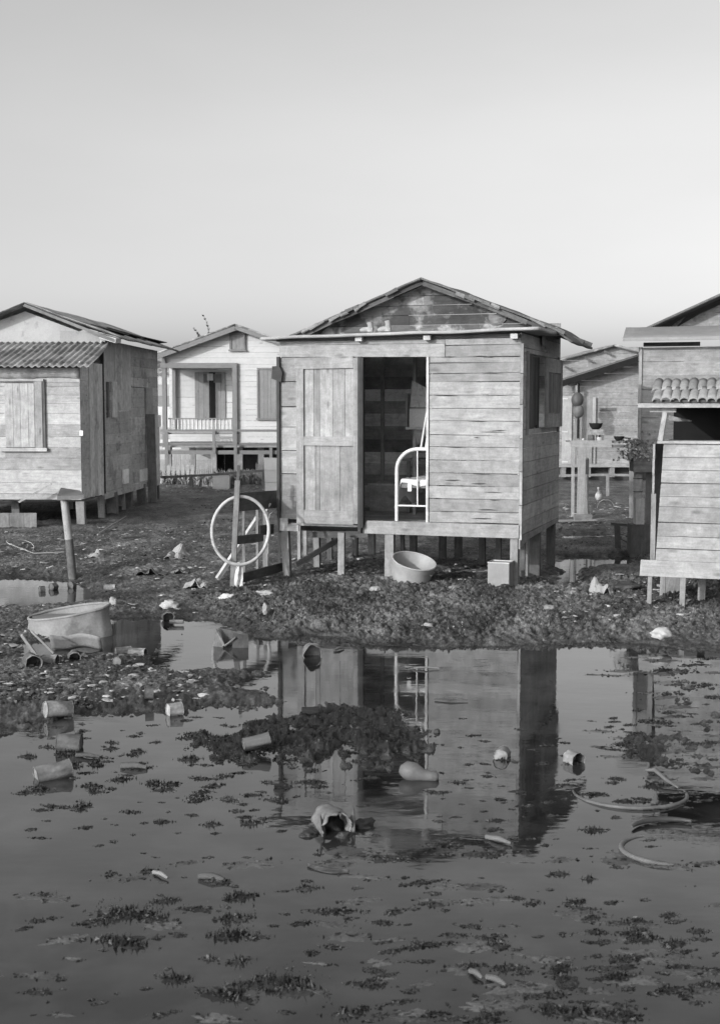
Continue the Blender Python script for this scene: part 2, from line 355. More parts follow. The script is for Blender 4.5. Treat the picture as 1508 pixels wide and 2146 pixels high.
def build_terrain():
    nc = 900
    inv = np.concatenate([np.linspace(1 / 3.0, 1 / 8.8, 330)[:-1], np.linspace(1 / 8.8, 1 / 20.0, 700)[:-1], np.linspace(1 / 20.0, 1 / 900.0, 170)]); nr = len(inv) + 1
    yy = np.concatenate([1 / inv, [1500.0]]); ss = np.linspace(-.46, .46, nc)
    Y, S = np.meshgrid(yy, ss, indexing='ij'); X = Y * S
    Z = height(X, Y)
    # clods get sharper as the grid gets finer than they are
    Z = Z + np.where(Z > .0, fbm(X, Y, 42, 2, 91) * .010 * np.clip((16 - Y) / 6, 0, 1), 0)
    V = np.stack([X, Y, Z], -1).reshape(-1, 3)
    idx = np.arange(nr * nc).reshape(nr, nc)
    q = np.stack([idx[:-1, :-1], idx[:-1, 1:], idx[1:, 1:], idx[1:, :-1]], -1).reshape(-1, 4)
    me = bpy.data.meshes.new('ground'); me.vertices.add(len(V)); me.vertices.foreach_set('co', V.ravel())
    me.loops.add(q.size); me.loops.foreach_set('vertex_index', q.ravel().astype(np.int32))
    me.polygons.add(len(q)); me.polygons.foreach_set('loop_start', np.arange(0, q.size, 4, dtype=np.int32)); me.polygons.foreach_set('loop_total', np.full(len(q), 4, np.int32))
    me.update(calc_edges=True); me.polygons.foreach_set('use_smooth', np.ones(len(q), bool))
    m = bpy.data.materials.new('mud'); m.use_nodes = True; n = m.node_tree.nodes; l = m.node_tree.links; p = n['Principled BSDF']
    tc = n.new('ShaderNodeTexCoord')
    def nz(s, d=5, r=.6):
        x = n.new('ShaderNodeTexNoise'); x.inputs['Scale'].default_value = s; x.inputs['Detail'].default_value = d; x.inputs['Roughness'].default_value = r; l.new(tc.outputs['Object'], x.inputs['Vector']); return x.outputs['Fac']
    def mr(src, a, b, c, d):
        x = n.new('ShaderNodeMapRange'); x.inputs[1].default_value = a; x.inputs[2].default_value = b; x.inputs[3].default_value = c; x.inputs[4].default_value = d; l.new(src, x.inputs[0]); return x.outputs[0]
    def mul(a, b):
        x = n.new('ShaderNodeMath'); x.operation = 'MULTIPLY'; l.new(a, x.inputs[0]); l.new(b, x.inputs[1]); return x.outputs[0]
    def mx(f, a, b):
        x = n.new('ShaderNodeMix'); x.data_type = 'FLOAT'; l.new(f, x.inputs[0])
        for i, q in ((2, a), (3, b)):
            if isinstance(q, float): x.inputs[i].default_value = q
            else: l.new(q, x.inputs[i])
        return x.outputs[0]
    sep = n.new('ShaderNodeSeparateXYZ'); l.new(tc.outputs['Object'], sep.inputs[0])
    wet = mr(sep.outputs['Z'], .005, .07, .5, 1.0)                      # mud is darker and glossier down by the water line
    base = mul(mul(mr(nz(1.1), .3, .7, MUD0, MUD1), mr(nz(24, 5, .75), .34, .66, .35, 1.9)), mr(nz(4.5, 5, .7), .35, .65, .6, 1.45))
    mpn = n.new('ShaderNodeMapping'); mpn.inputs['Scale'].default_value = (1.0, .45, 1); l.new(tc.outputs['Object'], mpn.inputs[0])
    pn = n.new('ShaderNodeTexNoise'); pn.inputs['Scale'].default_value = 2.6; pn.inputs['Detail'].default_value = 8; pn.inputs['Roughness'].default_value = .75; l.new(mpn.outputs[0], pn.inputs['Vector'])
    base = mul(base, mr(pn.outputs['Fac'], .38, .62, .35, 1.9)); base = mul(base, wet)
    pt = n.new('ShaderNodeAttribute'); pt.attribute_name = 'peat'; base = mx(pt.outputs['Fac'], base, .016)
    flake = mr(nz(55, 2, .5), .66, .70, 0, 1)                            # small pale chips lying in the drier mud
    base = mx(mul(flake, mr(sep.outputs['Z'], .03, .06, 0, .8)), base, .34)
    cc = n.new('ShaderNodeCombineColor'); [l.new(base, cc.inputs[i]) for i in range(3)]; l.new(cc.outputs[0], p.inputs['Base Color'])
    l.new(mr(sep.outputs['Z'],   .0, .08, .25, .6), p.inputs['Roughness']); p.inputs['Specular IOR Level'].default_value = .4
    bp = n.new('ShaderNodeBump'); bp.inputs['Strength'].default_value = .9; bp.inputs['Distance'].default_value = .02; l.new(nz(60, 6, .75), bp.inputs['Height']); l.new(bp.outputs[0], p.inputs['Normal'])
    xx, yy2 = V[:, 0], V[:, 1]; pe = np.clip((psdf(xx, yy2, ISLE[0][0]) + fbm(xx, yy2, 3, 4, 77) * .12 + .12) / .16, 0, 1)
    pe = np.maximum(pe, np.clip((7.5 - yy2) / 2, 0, .75)); at_ = me.attributes.new('peat', 'FLOAT', 'POINT'); at_.data.foreach_set('value', pe.astype(np.float32))
    me.materials.append(m)
    o = bpy.data.objects.new('ground', me); sc.collection.objects.link(o); tag(o, kind='structure')
MUD0, MUD1 = .030, .088
build_terrain()

def build_water():
    me = bpy.data.meshes.new('water'); me.from_pydata([(-14, 1.5, 0), (14, 1.5, 0), (30, 40, 0), (-30, 40, 0)], [], [(0, 1, 2, 3)])
    m = bpy.data.materials.new('still_water'); m.use_nodes = True; n = m.node_tree.nodes; l = m.node_tree.links; p = n['Principled BSDF']
    tc = n.new('ShaderNodeTexCoord')
    p.inputs['Roughness'].default_value = .03; p.inputs['IOR'].default_value = 1.74; p.inputs['Specular IOR Level'].default_value = .5
    x = n.new('ShaderNodeTexNoise'); x.inputs['Scale'].default_value = 2.2; x.inputs['Detail'].default_value = 5; l.new(tc.outputs['Object'], x.inputs['Vector'])
    r = n.new('ShaderNodeMapRange'); r.inputs[1].default_value = .45; r.inputs[2].default_value = .72; r.inputs[3].default_value = .008; r.inputs[4].default_value = .035; l.new(x.outputs[0], r.inputs[0])
    cc = n.new('ShaderNodeCombineColor'); [l.new(r.outputs[0], cc.inputs[i]) for i in range(3)]; l.new(cc.outputs[0], p.inputs['Base Color'])
    fm = n.new('ShaderNodeTexNoise'); fm.inputs['Scale'].default_value = 1.3; fm.inputs['Detail'].default_value = 8; fm.inputs['Roughness'].default_value = .65; fm.inputs['Distortion'].default_value = 1.2; l.new(tc.outputs['Object'], fm.inputs['Vector'])
    fr = n.new('ShaderNodeMapRange'); fr.inputs[1].default_value = .5; fr.inputs[2].default_value = .66; fr.inputs[3].default_value = .02; fr.inputs[4].default_value = .10; l.new(fm.outputs[0], fr.inputs[0]); l.new(fr.outputs[0], p.inputs['Roughness'])
    ad = n.new('ShaderNodeMath'); ad.operation = 'MULTIPLY_ADD'; l.new(fr.outputs[0], ad.inputs[0]); ad.inputs[1].default_value = .2; l.new(r.outputs[0], ad.inputs[2])
    [l.new(ad.outputs[0], cc.inputs[i]) for i in range(3)]
    mp = n.new('ShaderNodeMapping'); mp.inputs['Scale'].default_value = (1.0, 2.2, 1); l.new(tc.outputs['Object'], mp.inputs[0])
    y = n.new('ShaderNodeTexNoise'); y.inputs['Scale'].default_value = 5; y.inputs['Detail'].default_value = 3; l.new(mp.outputs[0], y.inputs['Vector'])
    bp = n.new('ShaderNodeBump'); bp.inputs['Strength'].default_value = .05; bp.inputs['Distance'].default_value = .01; l.new(y.outputs[0], bp.inputs['Height']); l.new(bp.outputs[0], p.inputs['Normal'])
    me.materials.append(m); o = bpy.data.objects.new('water', me); sc.collection.objects.link(o); tag(o, kind='structure')
build_water()

# ---------------------------------------------------------------- wall helpers
def rowcuts(z0, z1, bh, jit=.12):
    z = [z0]; 
    while z[-1] < z1 - bh * .6: z.append(z[-1] + bh * R.uniform(1 - jit, 1 + jit))
    k = (z1 - z0) / (z[-1] - z0) if z[-1] > z0 else 1
    return [z0 + (q - z0) * k for q in z]
def hwall(mb, x0, x1, z0, z1, bh, y0=0.0, th=.02, holes=(), split=.15, gap=.004, tl=(.78, 1.18), lap=.004, xl=None, xr=None, cuts=None, jog=.003):
    """horizontal boards in the xz plane; xl/xr give a sloping end as functions of z"""
    zs = cuts or rowcuts(z0, z1, bh)
    for h in holes: zs = [z for z in zs if abs(z - h[2]) > .03 and abs(z - h[3]) > .03] + [h[2], h[3]]
    zs = sorted(set(z for z in zs if z0 - 1e-6 <= z <= z1 + 1e-6))
    for a, b in zip(zs[:-1], zs[1:]):
        mid = (a + b) / 2; iv = [(x0, x1)]
        for h in holes:
            if h[2] - 1e-4 <= mid <= h[3] + 1e-4:
                nv = []
                for p, q in iv:
                    if h[1] <= p or h[0] >= q: nv.append((p, q)); continue
                    if h[0] > p: nv.append((p, h[0]))
                    if h[1] < q: nv.append((h[1], q))
                iv = nv
        for p, q in iv:
            segs = [p, q]
            if R.random() < split and q - p > .7: segs = [p, p + (q - p) * R.uniform(.25, .75), q]
            for s0, s1 in zip(segs[:-1], segs[1:]):
                w = R.uniform(-.005, .005) if gap > .005 else R.uniform(-.0025, .0025)
                l0 = max(s0, xl(a)) if xl else s0; l1 = max(s0, xl(b)) if xl else s0
                r0 = min(s1, xr(a)) if xr else s1; r1 = min(s1, xr(b)) if xr else s1
                if r0 - l0 < .01: continue
                if r1 < l1: r1 = l1 = (r1 + l1) / 2
                e = gap / 2
                yy = y0 - R.uniform(0, jog) - lap * R.random()
                mb.slab([(l0 + .001, a + e + w), (r0 - .001, a + e - w), (r1 - .001, b - e - w), (l1 + .001, b - e + w)], yy, yy + th, R.uniform(*tl))
def vwall(mb, x0, x1, z0, z1, bw, y0=0.0, th=.02, tl=(.85, 1.12), gap=.004, rag=0.0):
    xs = rowcuts(x0, x1, bw, .25)
    for a, b in zip(xs[:-1], xs[1:]):
        yy = y0 - R.uniform(0, .004)
        mb.slab([(a + gap / 2, z0 + R.uniform(-rag, rag)), (b - gap / 2, z0 + R.uniform(-rag, rag)), (b - gap / 2, z1), (a + gap / 2, z1)], yy, yy + th, R.uniform(*tl), vert=True)
SIDE = Matrix(((0, -1, 0, 0), (1, 0, 0, 0), (0, 0, 1, 0), (0, 0, 0, 1)))   # local (x,y,z) -> (-y, x, z): wall running into depth, its front facing +x
def sideM(x): return Matrix.Translation((x, 0, 0)) @ SIDE
def stilt(parent, x, y, top, w=.07, lean=(0, 0), m=None, z0=None, mat_=POST, fr=None, tone=None, name='stilt'):
    fr = fr or parent['_f']; b = MB()
    b.bar((x + lean[0], y + lean[1], (z0 if z0 is not None else -.12) - 0), (x, y, top), w, w * R.uniform(.7, 1), (0, 1, 0), tone or R.uniform(.8, 1.15), jit=.004)
    return b.build(name, mat_, parent)
FR = {}
def add_stilt(parent, *a, **k):
    k['fr'] = 1; return stilt(parent, *a, **k)

# ================================================================ the small shack in the middle
pR = at(1087, 1128, 13.6); pL = at(588, 1108, 14.45)
HW = math.hypot(pR.x - pL.x, pR.y - pL.y); HR = math.atan2(pR.y - pL.y, pR.x - pL.x); HL = 2.45
FL = pR.z                                     # underside of the sill
FM = Frame((pL.x, pL.y, 0), HR)
def fz(u, v, y=0): return FM.at(u, v, y=y)
shack = thing('wooden_shack', 'small weathered board shack on stilts with an open doorway, in the middle', 'shack', (pL.x, pL.y, 0), HR)
dl = fz(764, 1000).x; dr = fz(893, 1000).x; dtop = fz(830, 749).z; dbot = fz(830, 1096).z
ztop = fz(1087, 708).z; zsill = fz(980, 1096).z
b = MB()
cuts = [fz(990, v).z for v in (1096, 1073, 1046, 1019, 992, 965, 937, 912, 882, 856, 828, 800, 782, 760, 748, 723)]
hwall(b, dr + .03, HW - .004, cuts[0], cuts[-1], .13, cuts=cuts, split=0, th=.022, gap=.006, lap=.006)
b.slab([(.0, fz(600, 748).z), (dr + .2, dtop + .0), (dr + .2, cuts[-1] + .02), (.0, fz(600, 724).z)], -.012, .012, 1.05)
b.slab([(dr + .205, cuts[-1] + .004), (HW, cuts[-1] + .004), (HW, ztop), (dr + .205, ztop)], -.006, .016, 1.12)
b.slab([(0, fz(600, 724).z + .004), (dr + .2, cuts[-1] + .024), (dr + .2, ztop), (0, ztop)], .002, .02, .95)
hwall(b, .012, dl - .02, zsill - .02, fz(600, 749).z, .26, split=0, tl=(.75, 1.15), gap=.008)
for k in range(26):                    # splits and chipped edges along the boards
    z = R.choice(cuts[:-1]) + R.choice((R.uniform(-.004, .006), R.uniform(.02, .11))); x = R.uniform(dr + .05, HW - .3); L_ = R.uniform(.04, .28)
    b.slab([(x, z), (x + L_ * .6, z - R.uniform(.002, .005)), (x + L_, z + R.uniform(-.004, .006)), (x + L_ * .5, z + R.uniform(.003, .006))], -.0215, -.014, .12)
b.build('front_wall', WOOD, shack)
# sill beam and the broken piece left of the door
b = MB(); b.slab([(fz(757, 1110).x, fz(757, 1117).z), (HW, FL), (HW, zsill - .004), (fz(770, 1100).x, zsill - .004)], -.03, .03, .95); b.build('sill', WOOD, shack)
b = MB(); b.slab([(-.01, fz(590, 1112).z), (.23, fz(630, 1113).z), (.23, fz(630, 1100).z), (.1, fz(610, 1099).z), (.1, fz(610, 1086).z), (-.01, fz(590, 1085).z)], -.035, -.008, 1.15); b.build('sill_end', WOOD, shack)
# floor and the hidden left side
b = MB()
for i in range(14): b.box(.02, HW - .02, .04 + i * .17, .04 + i * .17 + .165, FL + .06, FL + .085, R.uniform(.7, 1.1))
b.build('floor', WOODI, shack)
for nm, y in (('floor_beam', .55), ('floor_beam', 1.35), ('floor_beam', 2.3)):
    b = MB(); b.box(.03, HW - .03, y, y + .07, FL - .05, FL + .058); b.build(nm, WOODD, shack)
b = MB(); b.M = sideM(0); hwall(b, 0.03, HL, FL, ztop, .18, y0=-.0, th=.02, gap=.003); b.build('left_wall', WOODI, shack)
b = MB(); hwall(b, .02, HW - .02, FL + .08, ztop + .25, .155, y0=HL - .02, th=.02, gap=.002, tl=(.35, 1.9), split=.3); b.box(0, HW, HL + .012, HL + .03, FL, ztop + .3, .4); b.build('back_wall', WOODI, shack)  # backing panel added behind the boards to stop light through the gaps
# a partition post and light strip inside
pp = FM.at(800, 850, y=HL - .12); b = MB(); b.box(pp.x - .02, pp.x + .02, HL - .12, HL - .06, FL + .09, ztop); b.build('inner_post', WOODI, shack)
b = MB(); b.bar((-.012, -.02, FL - .02), (-.008, -.018, fz(588, 748).z), .035, .035, (0, 1, 0), .5); b.build('dark_corner_strip', WOODD, shack)  # dark strip stands in for the shade of the corner gap
q = fz(585, 784); b = MB(); b.slab([(q.x - .07, q.z - .05), (q.x + .045, q.z - .09), (q.x + .06, q.z + .02), (q.x + .02, q.z + .09), (q.x - .06, q.z + .085)], -.06, -.03, .5); b.build('corner_bracket', WOODD, shack)
# the right hand side wall with its window
wy0 = FM.at(1103, 800, x=HW).y; wy1 = FM.at(1166, 800, x=HW).y; wz0 = FM.at(1135, 896, x=HW).z; wz1 = FM.at(1135, 746, x=HW).z
# local x on the side wall runs into depth
b = MB(); b.M = sideM(HW)
hwall(b, .02, HL, FL + .02, ztop + .05, .15, y0=-.0, th=.02, holes=[(wy0, wy1, wz0, wz1)], gap=.005, tl=(1.1, 1.5), split=.1)  # board tones raised to make up for missing fill light on this side
b.slab([(.02, FL - .12), (.45, FL - .06), (HL, FL - .03), (HL, FL + .016), (.02, FL + .016)], -.006, .016, .9)
b.build('side_wall', WOOD, shack)
def zs_(v): return FM.at(1135, v, x=HW).z
for y_ in (wy0 - .05, wy1):
    b = MB(); b.M = sideM(HW); b.box(y_, y_ + .05, -.03, .02, wz0 - .06, wz1 + .02, .9); b.build('window_stile', WOOD, shack)
b = MB(); b.M = sideM(HW)
mid = wy0 + (wy1 - wy0) * .42
vwall(b, wy0 + .16, mid, wz0 + .01, wz1 - .02, .10, y0=.012, tl=(.4, 1.0), rag=.04); b.build('window_slat_panel', WOODD, shack)
b = MB(); b.M = sideM(HW)
for i, (p, q) in enumerate(((mid + .03, mid + .13), (wy1 - .13, wy1 - .02))): b.box(p, q, -.075, -.045, wz0, wz1 - .02, 1.0)
b.box(mid + .13, wy1 - .13, -.072, -.046, wz1 - .18, wz1 - .02, 1.2); b.box(mid + .13, wy1 - .13, -.072, -.046, wz0, wz0 + .16, 1.1)
vwall(b, mid + .13, wy1 - .13, wz0 + .165, wz1 - .185, .12, y0=-.055, th=.012, tl=(.5, .8)); b.build('shutter', WOOD, shack)
b = MB(); b.M = sideM(HW); b.box(wy0 + .03, wy0 + .13, .05, .07, wz0 + .02, wz0 + .42, 1.2); b.build('curtain', CLOTH, shack)
# corner strip with split edges
b = MB()
z = FL - .02
while z < ztop - .1:
    h = R.uniform(.18, .4); b.box(HW - .002, HW + .028, -.012 - R.uniform(0, .006), .012, z, min(z + h - .008, ztop), R.uniform(.7, 1.2)); z += h
b.build('corner_trim', WOOD, shack)
# door jamb, the door leaf swung flat against the wall
b = MB(); b.box(dl - .055, dl - .018, -.085, .06, dbot - .12, dtop + .01, .5); b.build('door_jamb', WOODD, shack)
b = MB(); b.box(dr, dr + .026, -.022, .05, dbot - .02, dtop, 1.4); b.build('door_frame', PALE, shack)
door = thing('door', None, None); door.parent = shack
x0 = fz(622, 900, -.05).x; x1 = fz(755, 900, -.05).x; z0 = fz(690, 1098, -.05).z; z1 = fz(690, 745, -.05).z
sw = .085
def dz_(v): return fz(690, v, -.05).z
b = MB(); b.box(x0, x0 + sw, -.07, -.035, z0, dz_(772), .95); b.build('stile', WOOD, door)
b = MB(); b.box(x1 - sw * .9, x1, -.07, -.035, z0 + .01, z1 - .03, .85); b.build('stile', WOOD, door)
b = MB(); b.slab([(x0 - .02, dz_(773)), (x1 - sw * .9 - .002, dz_(772)), (x1 - sw * .9 - .002, dz_(747)), (x0 - .02, dz_(750))], -.07, -.035, 1.0); b.build('rail', WOOD, door)
b = MB(); b.box(x0 + sw + .002, x1 - sw * .9 - .002, -.069, -.035, dz_(934), dz_(915), .95); b.build('rail', WOOD, door)
b = MB(); b.box(x0 + sw + .002, x1 - sw * .9 - .002, -.069, -.035, z0, dz_(1070), .85); b.build('rail', WOOD, door)
b = MB(); xs = [x0 + sw - .01] + [fz(u, 850, -.04).x for u in (658, 670, 697, 723)] + [x1 - sw * .9 + .01]
for (p, q, t) in zip(xs[:-1], xs[1:], (1.1, .8, 1.12, .88, 1.05)): b.slab([(p + .002, dz_(915)), (q - .002, dz_(915)), (q - .002, dz_(773)), (p + .002, dz_(773))], -.045, -.025, t, vert=True)
b.build('upper_panel', WOOD, door)
b = MB(); xs = [x0 + sw - .01] + [fz(u, 1000, -.04).x for u in (661, 670, 712)] + [x1 - sw * .9 + .01]
for (p, q, t) in zip(xs[:-1], xs[1:], (.95, .7, .86, .8)): b.slab([(p + .002, dz_(1070)), (q - .002, dz_(1070)), (q - .002, dz_(934)), (p + .002, dz_(934))], -.045, -.025, t, vert=True)
b.build('lower_panel', WOOD, door)
b = MB(); hx = fz(757, 760, -.05).x; b.box(hx - .005, hx + .03, -.09, -.05, z0 - .03, dtop, .35); b.build('edge_batten', WOODD, door)
# the flat porch roof: sheet, fascia coloured dark for its shade, rafter ends
zl = fz(1087, 698).z
LD = 1.25
b = MB()
def lid(i, j):
    x = -.17 + i * (HW + .38); y = -.16 + j * (LD + .16)
    z = zl + .035 - .05 * (1 - i) + .012 * mnoise.noise(Vector((x * 2.2, y * 2, 3))) + j * .01
    return (x, y, z)
b.grid(lid, 40, 8); lido = b.build('porch_roof', PALE, shack, solid=.03)
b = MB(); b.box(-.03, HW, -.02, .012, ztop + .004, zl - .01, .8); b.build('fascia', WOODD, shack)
for u in (750, 893, 1150):
    p = fz(u, 708, -.1).x; p = min(p, HW - .06); b = MB(); b.box(p - .035, p + .04, -.1, .3, zl - .062, zl - .01, 1.3); b.build('rafter_end', PALE, shack)
p = fz(776, 700, -.1).x
# main roof, set back behind the porch roof
RK = .95
ap = FM.at(883, 583, y=RK); er = FM.at(1199, 701, y=RK); el = FM.at(612, 702, y=RK)
GY = RK + .24; bend = FM.at(1165, 688, y=RK)
def slope(p, q, nm, droop=0.0):
    b = MB()
    def fn(i, j):
        x = p.x + (q.x - p.x) * i; y = RK + (HL + .05 - RK) * j
        z = p.z + (q.z - p.z) * i + .022 * mnoise.noise(Vector((x * 3, y * 2, 1))) - droop * max(0, i - .84)
        if j == 0: y += .06 * mnoise.noise(Vector((x * 4, 2, 1)))
        return (x, y, z)
    b.grid(fn, 40, 14); return b.build(nm, FELT, shack, solid=.022)
rs = slope(ap, er, 'roof', .55); slope(ap, el, 'roof')
# rakes and under-roof rafters
for (p, q) in ((ap, er), (ap, el)):
    b = MB(); ks = [0, .22, .45, .7, .95]
    for k0, k1 in zip(ks[:-1], ks[1:]):
        j0, j1 = R.uniform(-.055, -.035), R.uniform(-.055, -.035)
        b.bar((p.x + (q.x - p.x) * k0, RK + .05, p.z + (q.z - p.z) * k0 + j0), (p.x + (q.x - p.x) * k1, RK + .052, p.z + (q.z - p.z) * k1 + j1), .03, R.uniform(.035, .06), (0, 0, 1), R.uniform(.6, 1.3))
    b.build('rake_board', WOODD, shack)
    for k in range(9):
        t_ = R.uniform(.05, .95); b = MB(); x_ = p.x + (q.x - p.x) * t_; z_ = p.z + (q.z - p.z) * t_; L_ = R.uniform(.08, .22) * (1 if q.x > p.x else -1)
        b.bar((x_, RK - .012, z_ + R.uniform(-.02, .006)), (x_ + L_, RK - .012, z_ + (q.z - p.z) / (q.x - p.x) * L_ - R.uniform(0, .03)), .012, R.uniform(.02, .045), (0, 0, 1), R.uniform(.8, 2.2), jit=.008); b.build('felt_flap', FELT, shack)
    for yy in (1.75, 2.4):
        b = MB(); b.bar((p.x, yy, p.z - .05), (q.x, yy, q.z - .06), .04, .07, (0, 0, 1), .9); b.build('rafter', WOODD, shack)
zb = ztop + .0
def lx(z): return el.x + (ap.x - el.x) * (z - el.z) / (ap.z - el.z)
def rx(z): return er.x + (ap.x - er.x) * (z - er.z) / (ap.z - er.z)
b = MB(); hwall(b, -.0, HW, zb, ap.z - .05, .125, y0=GY, th=.02, xl=lambda z: max(0, lx(z + .04)), xr=lambda z: min(HW, rx(z + .04)), tl=(.6, 1.25), split=.5, gap=.005)
b.build('gable', PEEL, shack)
q = FM.at(1123, 668, y=GY - .02); b = MB(); b.box(q.x - .045, q.x + .045, GY - .05, GY - .012, q.z - .17, q.z - .02, 1.2); b.build('gable_block', PALE, shack)
# faded curved paint mark on the gable
b = MB(); q = FM.at(1038, 668, y=GY - .02)
arc = [(q.x + .115 * math.cos(a), GY - .022, q.z + .025 + .085 * math.sin(a)) for a in [math.pi * (1.02 + .96 * k / 12) for k in range(13)]]
for a0, a1 in zip(arc[:-1], arc[1:]): b.bar(a0, a1, .004, .026, (0, 0, 1), 1.0)
b.build('painted_arc', PAINT, shack)
# side eave closing boards
b = MB(); b.M = sideM(HW); b.slab([(.03, ztop + .055), (HL, ztop + .055), (HL, er.z + .02), (1.25, er.z + .02), (.03, zl - .01)], 0.0, .018, .75); b.build('eave_board', WOOD, shack)
# torn felt hanging at the corner
b = MB(); q = FM.at(1142, 700, x=HW + .05)
b.grid(lambda i, j: (HW + .03 + .02 * math.sin(i * 9), q.y - .1 + i * .16, zl + .03 - j * (.10 + .09 * abs(mnoise.noise(Vector((i * 4, 1, 2)))))), 8, 4); b.build('torn_felt', PALE, shack, solid=.006)
# stilts
GZ = 0.0
def st(u, vt, vb, y, w=.075, lu=0, m=POST, tone=1.0):
    p = FM.at(u, vt, y=y); q = FM.at(u + lu, vb, y=y)
    b = MB(); b.bar((q.x, y, min(q.z, .02) - .12), (p.x, y, FL + .0 if y < .1 else FL), w, w * .85, (0, 1, 0), tone, jit=.004); b.build('stilt', m, shack)
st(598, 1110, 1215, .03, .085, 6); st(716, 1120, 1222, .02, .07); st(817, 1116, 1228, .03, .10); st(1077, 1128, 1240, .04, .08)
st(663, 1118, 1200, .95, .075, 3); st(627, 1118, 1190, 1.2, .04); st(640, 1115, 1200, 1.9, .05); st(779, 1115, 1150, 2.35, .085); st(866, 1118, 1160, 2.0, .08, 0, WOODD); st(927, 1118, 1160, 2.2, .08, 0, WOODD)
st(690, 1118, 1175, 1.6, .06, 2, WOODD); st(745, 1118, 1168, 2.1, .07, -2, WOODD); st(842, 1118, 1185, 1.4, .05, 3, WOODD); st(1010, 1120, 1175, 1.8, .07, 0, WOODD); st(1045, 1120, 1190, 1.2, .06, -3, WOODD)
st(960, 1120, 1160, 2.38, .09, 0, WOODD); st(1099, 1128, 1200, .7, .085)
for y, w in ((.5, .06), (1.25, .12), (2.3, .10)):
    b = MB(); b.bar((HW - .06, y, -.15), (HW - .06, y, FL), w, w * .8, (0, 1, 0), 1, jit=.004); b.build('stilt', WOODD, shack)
b = MB(); b.box(fz(700, 1220).x, fz(733, 1220).x, -.1, .08, -.02, .05, 1.0); b.build('footing_block', POST, shack)
b = MB(); b.bar((fz(600, 1195).x, .3, .18), (fz(655, 1150).x, .9, .42), .03, .06, (0, 0, 1), .9); b.build('brace', POST, shack)
b = MB(); b.bar((fz(640, 1130).x, .25, FL - .06), (fz(760, 1125).x, .2, FL - .03), .03, .07, (0, 0, 1), .9); b.build('brace', WOODD, shack)

# on the porch roof: a pair of small boots
def boot(name, label, u, hgt, toe):
    p = fz(u, 697, -.06); b = MB()
    b.tube([(0, 0, 0.0), (0, 0, hgt * .3), (0, 0, hgt * .7), (toe * .006, 0, hgt)], [.036, .032, .030, .034], 10)
    b.tube([(-toe * .03, 0, .024), (toe * .04, 0, .026), (toe * .085, 0, .022), (toe * .115, 0, .016)], [.026, .028, .026, .014], 10)
    w_ = FM.o + Matrix.Rotation(HR, 3, 'Z') @ Vector((p.x, -.05, zl + .04))
    o = b.build(name, PALE, None, w_, (0, 0, HR)); tag(o, label, 'boot', 'pair of boots drying on the porch roof')
boot('boot', 'narrow upright child boot on the porch roof, the left one', 775, .10, -1)
boot('boot', 'wider worn boot with its toe pointing left on the porch roof', 812, .115, -1)

# ---------------------------------------------------------------- inside the doorway
def inM(name, label, cat): return thing(name, label, cat, (pL.x, pL.y, 0), HR)
bed = inM('iron_bed', 'white enamelled iron bedstead standing in the open doorway of the small shack', 'bed')
yb = .16; fl = FL + .085
def bp_(u, v): return FM.at(u, v, y=yb)
r = bp_(889, 1000).x + .45
xl_ = bp_(831, 1000).x; za = bp_(870, 941).z; zc = bp_(830, 985).z; rr = .24
arcp = [(xl_, yb, fl)] + [(xl_, yb, zc)] + [(xl_ + rr * (1 - math.cos(t)), yb, zc + (za - zc) * math.sin(t)) for t in [math.pi / 2 * k / 9 for k in range(1, 10)]] + [(r, yb, za), (r + rr * .7, yb, za - .05), (r + rr, yb, zc), (r + rr, yb, fl)]
r2 = r + rr
b = MB(); b.tube(arcp, .021, 12); b.build('footboard_frame', ENAM, bed)
zb_ = bp_(860, 1060).z
b = MB(); b.tube([(xl_, yb, zb_), (r2, yb, zb_)], .011, 8); b.build('crossbar', ENAM, bed)
for k in range(3):
    x = bp_(874, 1000).x + k * .24; b = MB(); b.tube([(x, yb, za), (x + .004, yb, zb_)], .009, 8); b.build('bar', ENAM, bed)
yh = 2.05
for x in (xl_, r2): 
    b = MB(); b.tube([(x, yh, fl), (x, yh, za + .12)], .02, 10); b.build('headboard_post', ENAM, bed)
b = MB(); b.tube([(xl_, yh, za + .12), (r2, yh, za + .12)], .018, 10); b.build('headboard_rail', ENAM, bed)
zm = bp_(870, 1010).z
b = MB(); b.box(xl_ + .03, r2 - .03, yb + .04, yh - .04, zm - .07, zm + .01, .3); b.build('mattress', RAG, bed)
b = MB()
def sheet(i, j):
    x = xl_ - .035 + i * (r2 - xl_ + .03); y = yb + .028 + max(0, j - .12) * 1.4
    z = zm + .022 + .018 * mnoise.noise(Vector((x * 7, y * 7, 2)))
    if i < .07: z -= (.07 - i) / .07 * (.26 + .05 * math.sin(j * 12)); x -= .0
    if j < .12: z -= (.12 - j) / .12 * (.055 + .02 * math.sin(x * 17))
    return (x, y, z)
b.grid(sheet, 40, 30); b.build('sheet', CLOTH, bed, solid=.006)
b = MB(); hx = bp_(852, 1030)
b.slab([(hx.x, hx.z), (hx.x + .045, hx.z), (hx.x + .045, zm - .02), (hx.x, zm - .02)], yb + .03, yb + .036, 1); b.build('mattress_tag', CLOTH, bed)
